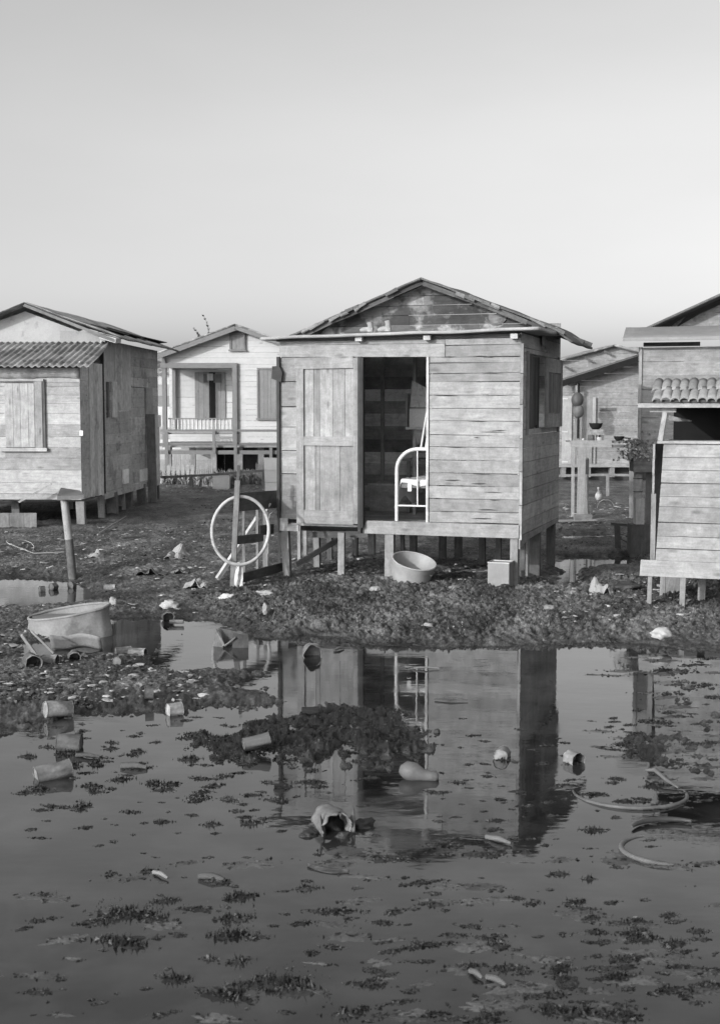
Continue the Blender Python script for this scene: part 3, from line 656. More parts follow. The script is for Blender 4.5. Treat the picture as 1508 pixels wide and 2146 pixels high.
# wall shelf with papers
ysh = 1.35
sh = inM('wall_shelf', 'small open box shelf on an upright behind the bed', 'shelf')
a0 = FM.at(851, 895, y=ysh); a1 = FM.at(905, 824, y=ysh)
b = MB(); b.box(a0.x - .01, a1.x + .1, ysh, ysh + .2, a0.z - .03, a0.z, 2); b.build('shelf_board', WOOD, sh)
b = MB(); b.box(a0.x - .012, a0.x + .012, ysh, ysh + .2, a0.z + .002, a1.z, 1.2); b.build('side_panel', WOOD, sh)
b = MB(); b.slab([(a0.x + .09, a0.z - .035), (a0.x + .13, a0.z - .22), (a0.x + .27, a0.z - .035)], ysh + .03, ysh + .05, 1.3); b.build('bracket', WOOD, sh)
b = MB(); b.box(a0.x + .02, a0.x + .06, ysh + .205, ysh + .245, fl, ztop, .8); b.build('upright', WOODI, sh)
pa = inM('paper_bundle', 'crumpled cellophane and white paper bundle on the wall shelf', 'paper')
b = MB(); b.grid(lambda i, j: (a0.x + .04 + i * .24 + .02 * j, ysh + .02 + .03 * mnoise.noise(Vector((i * 5, j * 5, 1))), a0.z + .235 + j * (.32 - i * .12)), 10, 10, 1.0, False); b.build('wrapping', CLOTH, pa, solid=.004)
b = MB(); b.box(a0.x + .03, a0.x + .28, ysh + .02, ysh + .16, a0.z + .002, a0.z + .22, 1.2); b.build('paper_stack', CLOTH, pa)
bx = inM('storage_box', 'dark wooden box against the back wall inside the shack', 'box')
b = MB(); k0 = FM.at(790, 1033, y=HL - .5); b.box(k0.x - .1, k0.x + .5, HL - .5, HL - .05, fl, fl + .32, .9); b.build('box_body', WOODI, bx)
b = MB(); b.box(k0.x - .12, k0.x + .52, HL - .52, HL - .03, fl + .323, fl + .345, 1.3); b.build('lid', WOODI, bx)
tb = inM('small_table', 'small pale table beyond the bed inside the doorway', 'table')
k1 = FM.at(850, 965, y=1.9); b = MB(); b.box(k1.x, k1.x + .7, 1.75, 2.2, k1.z + .0, k1.z + .025, 1.1); b.build('tabletop', WOOD, tb)
for xx in (k1.x + .04, k1.x + .64): 
    b = MB(); b.box(xx, xx + .04, 1.8, 1.84, fl, k1.z - .002, 1); b.build('leg', WOOD, tb)
nt_ = inM('mosquito_net_cord', 'pale knotted cords gathered down to the corner of the iron bed', 'cord')
c0 = FM.at(893, 868, y=.3); c1 = FM.at(882, 938, y=.22)
b = MB(); b.tube([(c0.x + .06, .35, c0.z + .5), c0, c1, (c1.x - .05, .2, c1.z - .015)], [.006, .01, .014, .008], 6); b.build('cord', CLOTH, nt_)
b = MB(); b.tube([(c0.x + .09, .35, c0.z + .4), (c0.x + .03, .3, c0.z - .1), (c1.x + .05, .22, c1.z)], [.006, .008, .01], 6); b.build('cord', CLOTH, nt_)

# ================================================================ galvanised tub and tin under the sill
tp = G(858, 1233, .03)
tub = thing('wash_tub', 'round galvanised wash tub tilted towards the viewer on the mud under the shack sill', 'tub', (tp.x, tp.y + .12, .02))
b = MB(); b.lathe([(.0, 0), (.165, 0), (.175, .01), (.19, .08), (.197, .10), (.199, .12), (.205, .19), (.213, .21), (.222, .26)], 40); b.lathe([(.216, .26), (.207, .21), (.188, .10), (.17, .018), (0, .015)], 40, .9)
tb_ = b.build('tub_body', GALV, tub, (0, 0, .035), (rad(16), rad(11), 0))
b = MB(); b.tube([(.222 * math.cos(a), .222 * math.sin(a), .262) for a in [2 * math.pi * k / 40 for k in range(40)]], .008, 8, close=True); rim = b.build('rim', GALV, tub, (0, 0, .035), (rad(16), rad(11), 0))
b = MB(); b.tube([(.215, -.05, .2), (.25, -.05, .19), (.25, .05, .19), (.215, .05, .2)], .006, 6); b.build('handle', GALV, tub, (0, 0, .035), (rad(16), rad(11), rad(-20)))
for o in (tb_, rim): o.scale = (1.08, 1.08, 1.08)
p = G(1043, 1245, .02)
tin = thing('kerosene_tin', 'tall square faded metal tin standing on the mud in front of the right stilt', 'tin', (p.x, p.y, .0), HR - .04)
b = MB(); b.box(-.115, .115, 0, .2, -.03, .345, .6); b.build('tin_body', GALV, tin)
b = MB(); 
for q in ((-.118, .118, -.003, .004), (-.118, .118, .196, .203)): b.box(q[0], q[1], q[2], q[3], .346, .358, 1.2)
b.box(-.118, -.112, .005, .195, .346, .358, 1.2); b.box(.112, .118, .005, .195, .346, .358, 1.2); b.build('rim', GALV, tin)
p = G(975, 1212, .0)
b = MB(); b.bar((-.35, 0, 0), (.42, .1, 0), .16, .02, (0, 0, 1), 1.1); tag(b.build('plank', POST, None, (p.x + .1, p.y, .075)), 'flat pale plank lying in shade beside the square tin', 'plank')

# ================================================================ white house behind
Yw = 35.5
FW = Frame((at(343, 940, Yw).x, Yw, 0), 0.0)
def fw(u, v, y=0): return FW.at(u, v, y=y)
house = thing('white_house', 'white clapboard house with a corner veranda and grey shutters, far behind on the left', 'house', (FW.o.x, Yw, 0), 0)
xR = fw(655, 850).x; z0 = fw(500, 928).z; ax = fw(495, 688); ex = fw(348, 742); 
v0, v1 = fw(350, 800).x, fw(490, 800).x; vz0, vz1 = fw(400, 925).z, fw(400, 770).z
zE = ex.z
def lxw(z): return ex.x + (ax.x - ex.x) * (z - ex.z) / (ax.z - ex.z)
def rxw(z): return xR + (ax.x - xR) * (z - ex.z) / (ax.z - ex.z)
b = MB(); hwall(b, 0, xR, z0, ax.z - .02, .155, th=.03, holes=[(v0, v1, vz0 - .2, vz1)], xl=lambda z: 0 if z < zE else lxw(z), xr=lambda z: xR if z < zE else rxw(z), tl=(.93, 1.03), split=.05, gap=.006, jog=.004)
b.build('front_wall', WHITE, house)
VD = 1.35
b = MB(); hwall(b, 0, v1 + .2, z0, vz1 + .3, .155, y0=VD, th=.03, tl=(.93, 1.03), gap=.006); b.build('veranda_wall', WHITE, house)
b = MB(); b.box(v1 + .03, v1 + .06, .05, VD - .01, z0, vz1 + .1, 1.0); b.build('veranda_side', WHITE, house)
b = MB(); b.box(0, v1 + .02, .05, VD - .01, vz1 + .02, vz1 + .05, 1.0); b.build('veranda_ceiling', TRIM, house)
b = MB(); b.box(0.02, v1, .02, VD - .01, z0 - .05, z0 - .0, 1.0); b.build('veranda_floor', TRIM, house)
b = MB(); b.M = sideM(xR); hwall(b, .04, 5, z0, zE, .155, th=.03); b.build('side_wall', WHITE, house)
b = MB(); b.M = sideM(0); hwall(b, VD + .04, 5, z0, zE, .155, th=.03); b.build('side_wall', WHITE, house)
for (p, q, k) in ((ax, ex, -1), (ax, Vector((xR, 0, ex.z)), 1)):
    b = MB(); e = Vector((q.x + k * .25, 0, q.z - .09))
    b.grid(lambda i, j: (p.x + (e.x - p.x) * i, -.35 + j * 5.8, p.z + .08 + (e.z - p.z) * i), 10, 4); b.build('roof', ZINC, house, solid=.05)
    b = MB(); b.bar((p.x, -.33, p.z + .0), (e.x, -.33, e.z + .0), .03, .16 if k < 0 else .1, (0, 0, 1), 1); b.build('barge_board', TRIM, house)
def post(u, v_t, v_b, y=-.02, w=.1, nm='veranda_post', tone=1.0):
    p = fw(u, v_b, y); q = fw(u, v_t, y); b = MB(); b.box(p.x - w / 2, p.x + w / 2, y - w / 2, y + w / 2, p.z, q.z, tone); return b.build(nm, TRIM, house)
post(346, 745, 928, -.02, .11); post(493, 765, 935, -.04, .13); post(366, 772, 900, VD - .1, .09)
b = MB(); b.box(-.05, v1 + .1, -.1, .0, vz1 - .02, vz1 + .12, 1.0); b.build('veranda_beam', TRIM, house)
# railing
rz = fw(420, 876, .0).z; rb = fw(420, 900).z
b = MB(); b.box(v0 + .02, v1 - .02, .02, .08, rz - .04, rz, 1.1); b.build('handrail', TRIM, house)
b = MB(); b.box(v0 + .02, v1 - .02, .03, .07, rb - .03, rb, 1.1); b.build('bottom_rail', TRIM, house)
n = 17
for i in range(n):
    x = v0 + .08 + (v1 - v0 - .16) * i / (n - 1); h = rz - .04 - rb
    b = MB(); b.tube([(x, .05, rb + h * t) for t in (0, .12, .2, .35, .5, .62, .75, .85, 1)], [.022, .03, .018, .035, .022, .034, .02, .03, .022], 6)
    b.build('baluster', WHITE, house)
# door leaves
def leaf(u0, u1, y=VD - .04, nm='door_leaf'):
    p = fw(u0, 880, y); q = fw(u1, 780, y); b = MB(); vwall(b, p.x, q.x, p.z, q.z, .14, y0=y, th=.03, tl=(.95, 1.05)); return b.build(nm, SHUT, house)
leaf(409, 438); leaf(452, 472)
p = fw(439, 880, VD - .03); q = fw(451, 780, VD - .03); b = MB(); b.box(p.x, q.x, VD - .04, VD - .01, p.z, q.z, .12); b.build('door_gap_shade', WOODD, house)  # dark slab stands in for the shade between the door leaves
b = MB(); q = fw(438, 790, VD - .05); b.box(q.x - .05, q.x + .12, VD - .07, VD - .04, q.z - .1, q.z + .1); b.build('door_sign_plate', PALE, house)
for (u0, u1) in ((427, 435), (448, 464)):
    p = fw(u0, 802, VD - .05); q = fw(u1, 784, VD - .05); b = MB(); b.box(p.x, q.x, VD - .06, VD - .045, p.z, q.z, .5); b.build('transom_panel', TRIM, house)
def shut(u0, v0_, u1, v1_, nm='shutter'):
    p = fw(u0, v1_, -.06); q = fw(u1, v0_, -.06)
    w_ = thing('window', None, None); w_.parent = house
    b = MB(); vwall(b, p.x + .05, q.x - .05, p.z + .05, q.z - .05, .11, y0=-.055, th=.03, tl=(.95, 1.05)); b.build('shutter', SHUT, w_)
    b = MB(); b.box(p.x, q.x, -.085, -.05, q.z - .045, q.z, 1); b.box(p.x - .03, q.x + .03, -.1, -.05, p.z, p.z + .045, 1); b.box(p.x, p.x + .048, -.085, -.05, p.z + .05, q.z - .05, 1); b.box(q.x - .048, q.x, -.085, -.05, p.z + .05, q.z - .05, 1); b.build('frame', TRIM, w_)
shut(481, 698, 513, 736); shut(539, 771, 590, 880)
b = MB(); b.box(-.1, xR + .05, -.06, .05, fw(400, 934).z - .02, z0 - .055 + .05, .9); b.build('sill', TRIM, house)
for u in (350, 400, 445, 500, 545, 600, 645):
    x = fw(u, 950).x; b = MB(); b.box(x - .08, x + .08, .3, .46, -.1, z0 - .06, 1); b.build('stilt', POST, house)
b = MB(); vwall(b, 0, xR, -.05, z0 - .1, .5, y0=2.6, tl=(.2, .5)); b.build('skirting', WOODD, house)

# boardwalk with rail running in front of it
Yk = 33.0
def fk(u, v): return at(u, v, Yk)
bw_ = thing('boardwalk', 'grey plank boardwalk with a single handrail in front of the white house', 'boardwalk', (fk(338, 950).x, Yk, 0))
o0 = Vector((fk(338, 950).x, Yk, 0))
def kb(nm, u0, v0_, u1, v1_, y=0, t=.06, m=TRIM, tone=1.0):
    p = fk(u0, v1_) - o0; q = fk(u1, v0_) - o0; b = MB(); b.box(p.x, q.x, y, y + t, p.z, q.z, tone); b.build(nm, m, bw_)
kb('handrail', 336, 900, 640, 905, 0, .08); kb('lower_rail', 336, 906, 500, 910, .02, .04, TRIM, 1.2); kb('deck_edge', 336, 944, 640, 952, 0, .1)
kb('deck', 338, 934, 640, 938, .12, .9, POST, 1.1)
for u, a_, c_ in ((350, 905, 1000), (449, 903, 952), (494, 903, 985), (568, 938, 1000), (630, 903, 1000)): kb('rail_post', u - 3, a_, u + 3, c_, -.07, .06)
# clutter below
def picket(u0, u1, vt, vb, Y, n, label):
    a = at(u0, vb, Y); c = at(u1, vt, Y); t = thing('picket_fence', label, 'fence', (a.x, Y, 0), 0, 'low picket fences by the white house')
    for i in range(n):
        x = (c.x - a.x) * i / n; b = MB(); w_ = (c.x - a.x) / n * .7; h = c.z + R.uniform(-.02, .02)
        b.slab([(x, -.05), (x + w_, -.05), (x + w_, h - .04), (x + w_ / 2, h), (x, h - .04)], 0, .02, R.uniform(.9, 1.15)); b.build('picket', PALE, t)
    b = MB(); b.box(0, c.x - a.x, .022, .045, c.z * .6, c.z * .6 + .05, 1); b.build('rail', PALE, t)
picket(411, 446, 964, 990, 31.5, 9, 'grey picket fence section under the veranda of the white house')
picket(536, 560, 970, 990, 31.5, 7, 'short pale picket fence section near the small shack wall')
picket(340, 410, 973, 992, 31.6, 7, 'wide low pale board fence below the left end of the boardwalk')
a = at(463, 987, 31); b = MB(); b.box(-.2, .2, 0, .3, -.05, .34, 1.0); b.box(-.22, .22, -.02, .32, .342, .36, 1.1); tag(b.build('crate', WHITE, None, (a.x, 31, 0)), 'white square crate beside the grey picket section under the boardwalk', 'crate')
def frame_(u0, u1, vt, vb, Y, label):
    a = at(u0, vb, Y); c = at(u1, vt, Y); b = MB(); w_ = c.x - a.x; b.box(0, .09, 0, .03, a.z - .1, c.z, 1); b.box(w_ - .09, w_, 0, .03, a.z - .1, c.z, 1); b.box(.09, w_ - .09, 0, .03, c.z - .08, c.z, 1.1); b.box(.09, w_ - .09, 0, .03, a.z, a.z + .1, 1.1)
    tag(b.build('small_rack', PALE, None, (a.x, Y, 0)), label, 'rack')
frame_(364, 379, 953, 975, 31.9, 'small pale open wooden frame standing under the boardwalk, the left one')
frame_(383, 400, 953, 975, 31.9, 'pale open wooden frame standing under the boardwalk, right of a smaller one')
# white slatted crate by the shack corner
a = at(571, 1018, 24.5); hh = at(571, 966, 24.5).z
cr = thing('hutch', 'white slatted hutch standing behind the left corner of the small shack', 'hutch', (a.x, 24.5, 0), rad(4))
for k in range(4):
    b = MB(); z0_ = .02 + k * hh / 4; b.slab([(-.13 - .008 * k, z0_ + .05), (.28, z0_ + .05), (.28, z0_ + hh / 4 + .035), (-.138 - .008 * k, z0_ + hh / 4 + .045)], -.02, 0, R.uniform(1, 1.25)); b.build('slat', WHITE, cr)
b = MB(); b.box(-.12, .26, 0.01, .4, .1, hh, .9); b.build('body', WHITE, cr)
# rails near and far with thin posts
def rail_fence(label, Y, pts, posts, m=POST, w_=.05):
    a = at(*pts[0], Y); t = thing('rail_fence', label, 'fence', (a.x, Y, 0)); o = Vector((a.x, Y, 0))
    for p, q in zip(pts[:-1], pts[1:]): b = MB(); b.bar(at(*p, Y) - o, at(*q, Y) - o, .04, w_, (0, 0, 1), 1.1); b.build('rail', m, t)
    for u, vt, vb in posts: p = at(u, vt, Y) - o; q = at(u, vb, Y) - o; b = MB(); b.bar(q, p, .06, .05, (0, 1, 0), 1.1); b.build('post', m, t)
rail_fence('single pale rail sloping up to a post in front of the white house weeds', 27.0, [(338, 1000), (430, 996), (558, 986)], [(552, 984, 1024), (400, 996, 1018)])
rail_fence('low single rail on thin posts before the far right house', 27.5, [(1168, 997), (1260, 995), (1342, 996)], [(1272, 995, 1058)])

# weeds below the boardwalk, debris
def weeds(label, boxes, n, hmin, hmax, m, nm='weeds', wd=.02, clump=0):
    b = MB()
    for k in range(n):
        u0, v0_, u1, v1_ = boxes[k % len(boxes)]; p = G(R.uniform(u0, u1), R.uniform(v0_, v1_), 0)
        if clump and mnoise.noise(Vector((p.x * clump, p.y * clump * .7, 8.0))) < .08: continue
        z = max(hz(p.x, p.y), 0) if p.y < 30 else .08
        for q in range(5):
            a = R.uniform(0, 6.28); h = R.uniform(hmin, hmax); s_ = h * R.uniform(.2, .8); w_ = wd * R.uniform(.6, 1.4)
            base = Vector((p.x + R.uniform(-.08, .08) * h * 4, p.y + R.uniform(-.1, .1), z - .01)); d = Vector((math.cos(a), math.sin(a), 0)); e = d.cross(Vector((0, 0, 1)))
            t = base + d * s_ + Vector((0, 0, h)); m_ = base + d * s_ * .35 + Vector((0, 0, h * .6))
            b._add([base - e * w_ * .5, base + e * w_ * .5, m_ + e * w_, t, m_ - e * w_], [(0, 1, 2, 3, 4)], R.uniform(.6, 1.6))
    o = b.build(nm, m, None); tag(o, label, 'weeds', None, 'stuff'); return o
weeds('low scrubby weeds growing along the rail in front of the white house', [(340, 1012, 560, 1022)], 330, .1, .32, LEAF, 'weeds', .035)
weeds('low weeds below the far right house', [(1170, 1000, 1340, 1010)], 150, .06, .2, LEAF, 'weeds', .03)

# tree behind the white house: bare palm with drooping fronds
a = at(425, 1000, 52.0)
tree = thing('palm_tree', 'wispy dark palm with ragged upright fronds showing above the white house roof', 'tree', (a.x, 52, 0))
tz = at(425, 735, 52).z
b = MB(); b.tube([(.1, 0, 0), (.0, 0, tz * .5), (0, 0, tz)], [.14, .11, .09], 8); b.build('trunk', POST, tree)
def frond(u, v, cur):
    e = at(u, v, 52) - Vector((a.x, 52, 0)); c = Vector((0, 0, tz)); b = MB()
    pts = [c.lerp(e, t) + Vector((cur * math.sin(t * math.pi), 0, 0)) for t in [k / 10 for k in range(11)]]
    b.tube(pts, [.03 * (1 - k / 11) + .006 for k in range(11)], 5)
    for k in range(2, 11):
        for s_ in (-1, 1):
            L = .34 * (1 - k / 14); d = (pts[k] - pts[k - 1]).normalized()
            for q in range(2):
                t = pts[k] + d * L * (.5 + .2 * q) + Vector((s_ * L * .3, R.uniform(-.2, .2), -L * .25)); n_ = Vector((.03, .02, .03))
                b._add([pts[k] - n_, pts[k] + n_, t], [(0, 1, 2)], R.uniform(.6, 1.2))
    b.build('frond', LEAF, tree)
frond(427, 662, .25); frond(407, 688, .15); frond(415, 700, .05); frond(385, 735, 0); frond(470, 725, 0); frond(440, 700, .1)
# patchwork shack glimpsed in the gap between
a = at(337, 985, 34); gp = thing('tin_shed', 'pale patched shed glimpsed in the gap between the left house and the white house', 'shed', (a.x, 37.5, 0))
b = MB(); hwall(b, -1.2, 1.0, .1, 2.9, .3, tl=(.5, 1.5), split=.6); b.build('wall', PLAST, gp)
b = MB(); b.grid(lambda i, j: (-1.3 + i * 2.4, -.25 + j * 2.5, 2.95 + j * .4 + .02 * math.sin(i * 90)), 60, 2); b.build('roof', ZINC, gp, solid=.02)

# ================================================================ left house
Pc = at(172, 1047, 20.8)
FLh = Frame((Pc.x, Pc.y, 0), rad(-2.8))
lz0 = Pc.z
def fl_(u, v, y=0): return FLh.at(u, v, y=y)
def fx_(u, v, x=0): return FLh.at(u, v, x=x)
lh = thing('board_house', 'large patched board house on stilts with a corrugated lean-to at the left edge', 'house', (Pc.x, Pc.y, 0), rad(-2.8))
WL = -3.2; AD = 1.45
ztA = fl_(120, 770).z
wx1 = fl_(92, 870).x; wx0 = wx1 - .62; wz0_ = fl_(60, 938).z; wz1_ = fl_(60, 802).z
b = MB()
cuts = [fl_(120, v).z for v in (1035, 1012, 985, 960, 938, 915, 890, 866, 846, 828, 810, 790, 768)]
hwall(b, WL, 0, cuts[0], cuts[-1], .18, cuts=cuts, holes=[(wx0, wx1, wz0_, wz1_)], tl=(.8, 1.2), split=.35, gap=.005)
b.build('front_wall', WOODB, lh)
b = MB(); b.slab([(WL, lz0), (.0, lz0), (0, cuts[0] - .004), (WL, cuts[0] - .004)], -.02, .02, 1.0); b.build('sill', WOODB, lh)
w_ = thing('window', None, None); w_.parent = lh
b = MB(); vwall(b, wx0, wx1 - .14, wz0_ + .01, wz1_ - .01, .1, y0=-.03, tl=(.95, 1.15)); b.build('shutter', WOODB, w_)
b = MB(); b.box(wx1 - .13, wx1 - .01, -.05, -.02, wz0_, wz1_ + .02, .75); b.box(wx0 - .1, wx1 + .06, -.07, -.02, wz0_ - .06, wz0_ - .003, 1.1); b.box(wx0 - .1, wx1 + .02, -.06, -.02, wz1_ + .022, wz1_ + .06, .9); b.build('frame', WOODB, w_)
b = MB(); b.box(wx1 + .0, wx1 + .035, -.04, .02, wz0_, wz1_ + .02, 1); b.build('strip', WOODD, w_)
b = MB(); b.slab([(-.005, fl_(170, 913).z), (.05, fl_(170, 913).z), (.05, fl_(170, 902).z), (-.005, fl_(170, 902).z)], -.05, -.04, 1.2); b.build('paper_label', CLOTH, lh)
# lean-to side
b = MB(); b.M = sideM(0)
ztB = ztA + .45
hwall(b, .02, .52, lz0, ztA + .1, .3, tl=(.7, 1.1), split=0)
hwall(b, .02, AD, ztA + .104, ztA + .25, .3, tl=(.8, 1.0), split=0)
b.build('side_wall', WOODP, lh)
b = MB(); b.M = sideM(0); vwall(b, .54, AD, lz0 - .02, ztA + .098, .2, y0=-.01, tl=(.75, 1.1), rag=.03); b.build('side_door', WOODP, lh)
# corrugated lean-to roof
pf = fl_(188, 768, -.28); pb = fl_(232, 719, AD)
b = MB()
def corr(i, j):
    x = WL - .3 + i * (pb.x - WL + .3) - (1 - j) * (pb.x - pf.x)*(i)
    y = -.28 + j * (AD + .28); z = pf.z + j * (pb.z - pf.z) + .015 * math.sin(x * 2 * math.pi / .11) + (.012 if j > .72 else 0)
    return (x, y, z)
b.grid(corr, 420, 10); b.build('lean_to_roof', ZINC, lh, solid=.008)
b = MB(); b.box(WL, -.02, -.05, -.022, pf.z - .02, pf.z + .02, .8); b.build('fascia', WOODD, lh)
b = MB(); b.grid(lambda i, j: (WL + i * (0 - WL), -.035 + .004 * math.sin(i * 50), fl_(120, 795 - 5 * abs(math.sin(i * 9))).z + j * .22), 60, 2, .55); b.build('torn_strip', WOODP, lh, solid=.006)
# tall main body
MD = 6.1; he = fx_(280, 718, .0)
zE_ = fl_(240, 706, AD).z - .04
apx = fl_(52, 640, AD); 
b = MB(); zz = pb.z - .3
xe = .18
b.slab([(WL, zz), (xe - .15, zz), (xe - .15, zE_ - .02), (apx.x, apx.z - .1), (WL, apx.z - .1 - (apx.x - WL) * .35)], AD + .03, AD + .05, 1.0); b.build('gable', PLAST, lh)
b = MB(); b.slab([(apx.x + .6, zE_ - .17), (xe - .12, zE_ - .17), (xe - .12, zE_ + .12), (apx.x + .6, zE_ + .15)], AD + .005, AD + .026, .85); b.build('gable_panel', PLAST, lh)
b = MB(); b.M = sideM(0)
m1 = fx_(275, 850).y; m2 = fx_(312, 850).y
zb1 = lz0 - .02
# patches of different sizes
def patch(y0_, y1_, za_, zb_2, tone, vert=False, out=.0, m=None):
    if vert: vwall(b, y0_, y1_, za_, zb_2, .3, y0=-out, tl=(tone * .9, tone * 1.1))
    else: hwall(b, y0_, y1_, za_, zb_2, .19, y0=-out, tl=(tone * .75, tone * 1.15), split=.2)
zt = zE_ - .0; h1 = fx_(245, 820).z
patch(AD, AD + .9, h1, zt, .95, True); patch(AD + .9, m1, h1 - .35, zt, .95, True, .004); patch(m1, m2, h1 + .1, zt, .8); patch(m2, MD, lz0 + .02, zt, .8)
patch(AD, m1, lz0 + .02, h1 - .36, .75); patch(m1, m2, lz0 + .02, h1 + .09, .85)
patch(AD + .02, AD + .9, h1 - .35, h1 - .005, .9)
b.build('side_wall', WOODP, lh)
for (u, va, vb, wd, tn) in ((222, 800, 875, .06, .25), (232, 800, 875, .16, 1.2), (318, 870, 1020, .3, 1.0), (303, 812, 868, .3, .6), (255, 985, 1015, .22, 1.6), (305, 870, 930, .35, 1.15), (290, 985, 1010, .5, 1.25), (327, 870, 895, .16, 1.5)):
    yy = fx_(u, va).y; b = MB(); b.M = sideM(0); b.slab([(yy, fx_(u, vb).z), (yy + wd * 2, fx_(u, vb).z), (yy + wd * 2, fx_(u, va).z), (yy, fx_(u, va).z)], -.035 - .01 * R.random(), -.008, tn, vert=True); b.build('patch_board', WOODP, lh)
b = MB(); b.M = sideM(0); b.box(AD - .03, AD + .03, -.03, .02, lz0, zE_ - .1, .5); b.build('dark_corner_strip', WOODD, lh)
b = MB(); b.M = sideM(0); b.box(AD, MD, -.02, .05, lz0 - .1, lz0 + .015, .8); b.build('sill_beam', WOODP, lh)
b = MB(); hwall(b, WL, 0, lz0, zE_, .3, y0=MD); b.build('back_wall', WOODD, lh)
b = MB(); b.box(WL, 0, .05, MD, lz0 - .03, lz0 - .002, 1); b.build('floor', WOODD, lh)
# roof slopes
rk = AD - .3; e_ = fl_(243, 709, rk); a_ = fl_(50, 634, rk)
b = MB()
def rsl(i, j):
    x = a_.x + (e_.x - a_.x) * i + .1 * i; y = rk + (MD + .35 - rk) * j
    return (x, y, a_.z + (e_.z - a_.z) * i + .014 * math.sin(y * 2 * math.pi / .16) + .02 * mnoise.noise(Vector((x * 2, y, 0))))
b.grid(rsl, 14, 160); b.build('roof', ZINC, lh, solid=.012)
b = MB(); b.grid(lambda i, j: (a_.x - 1.6 * i, rk + (MD + .3 - rk) * j, a_.z - .62 * i), 4, 8); b.build('roof', ZINC, lh, solid=.012)
for k in range(5):
    b = MB(); yy = AD + .5 + k * .95; xx = e_.x - R.uniform(.6, 1.0)
    b.bar((xx, yy, e_.z + .28 + .0), (xx + R.uniform(.5, .8), yy + .5, e_.z + .12), .5, .012, (0, 0, 1), R.uniform(.5, .9)); b.build('loose_sheet', RUST, lh)
b = MB(); b.bar((a_.x, rk + .02, a_.z - .04), (e_.x, rk + .02, e_.z - .05), .02, .05, (0, 0, 1), .8); b.build('rake_board', POST, lh)
b = MB(); b.bar((e_.x - .3, AD, e_.z + .05), (e_.x + .03, AD - .25, e_.z - .04), .12, .08, (0, 0, 1), 1.3); b.build('rafter_end', PALE, lh)
# stilts
for (x, y, w, tn) in ((-.05, .1, .13, 1.0), (-1.25, .5, .13, .6), (-1.75, .15, .12, .8), (-.02, 1.3, .1, 1.1), (-.05, 2.2, .18, .7), (-.03, 3.0, .06, 1.2), (-.05, 3.6, .14, .6), (-.3, 3.9, .14, 1.0), (-.05, 4.6, .16, .6), (-.5, 4.4, .14, 1.4), (-.05, 5.95, .16, .5), (-1.0, 3, .13, .7), (-2.4, .3, .13, .7), (-.8, 5.5, .13, 1.0), (-1.8, 5.2, .13, 1.0)):
    b = MB(); b.bar((x + R.uniform(-.04, .04), y, -.12), (x, y, lz0 - .03), w, w * .8, (0, 1, 0), tn, jit=.006); b.build('stilt', POST, lh)
q = fx_(318, 900, .12); b = MB(); b.bar((.13, q.y, -.1), (.1, q.y, fx_(318, 868, .12).z), .17, .06, (0, 1, 0), 1.0); b.build('prop', POST, lh)
# boarded panel under the far left and block
p = G(62, 1115); b = MB(); vwall(b, -.5, .12, -.05, at(62, 1075, p.y).z, .25, tl=(.7, 1.2)); tag(b.build('board_fence', POST, None, (p.x, p.y, 0)), 'low upright board panel under the left front edge of the left house', 'fence')

# leaning pole carrying a small board
p = G(153, 1213); q = at(135, 1048, p.y)
t = thing('pole_table', 'small tilted board nailed on top of a leaning white pole with shade coloured into its lower part', 'stand', (p.x, p.y, 0)); o = Vector((p.x, p.y, 0))
b = MB(); md_ = at(145, 1130, p.y) - o
b.tube([(.01, 0, -.15), (0, 0, 0), md_], [.052, .05, .046], 12, .55); b.tube([md_, q - o], [.047, .042], 12, 1.45); b.build('pole', POST, t)  # lower length toned as shadow, upper length as sunlit
b = MB(); c = [at(120, 1040, p.y - .1) - o, at(176, 1037, p.y - .1) - o, at(168, 1028, p.y + .25) - o, at(128, 1022, p.y + .2) - o]
b._add([v_ + Vector((0, 0, .0)) for v_ in c] + [v_ - Vector((0, 0, .045)) for v_ in c], [(0, 1, 2, 3), (7, 6, 5, 4), (0, 4, 5, 1), (1, 5, 6, 2), (2, 6, 7, 3), (3, 7, 4, 0)], .7); b.build('board_top', POST, t)
a = at(40, 1052, 20.55); c = at(108, 1015, 20.62); b = MB()
b.bar((0, 0, 0), c - a, .045, .03, (0, 0, 1), 1.7); tag(b.build('propped_stick', POST, None, a), 'pale slanting stick propped against the foot of the left house front', 'stick')

# ================================================================ far right house
Yr = 33.0
def fr_(u, v, Y=Yr): return at(u, v, Y)
o = Vector((fr_(1160, 980).x, Yr, 0)); rh = thing('plank_house', 'long plank gabled house with a lean-to slope and pale door, far behind on the right', 'house', o)
def lr(u, v): return fr_(u, v) - o
W_ = lr(1420, 900).x; zb_r = lr(1250, 972).z; pk = lr(1283, 727); le = lr(1170, 765)
b = MB(); hwall(b, -.4, W_, zb_r, pk.z, .16, tl=(.85, 1.1), split=.5, xl=lambda z: -.4 if z < le.z else le.x - .4 + (pk.x - le.x + .4) * (z - le.z) / (pk.z - le.z), xr=lambda z: W_ if z < le.z else W_ + (pk.x - W_) * (z - le.z) / (pk.z - le.z + .3), gap=.006)
b.build('front_wall', WOOD, rh)
b = MB(); b.grid(lambda i, j: (le.x - .5 + (pk.x - le.x + .5) * i, -.2 + 5 * j, le.z - .02 + (pk.z - le.z + .05) * i), 8, 3); b.build('roof', ZINC, rh, solid=.05)
pe = lr(1345, 742); b = MB(); b.grid(lambda i, j: (pk.x + (pe.x + 1 - pk.x) * i, -.2 + 5 * j, pk.z + .04 + (pe.z - .25 - pk.z) * i), 8, 3); b.build('roof', ZINC, rh, solid=.05)
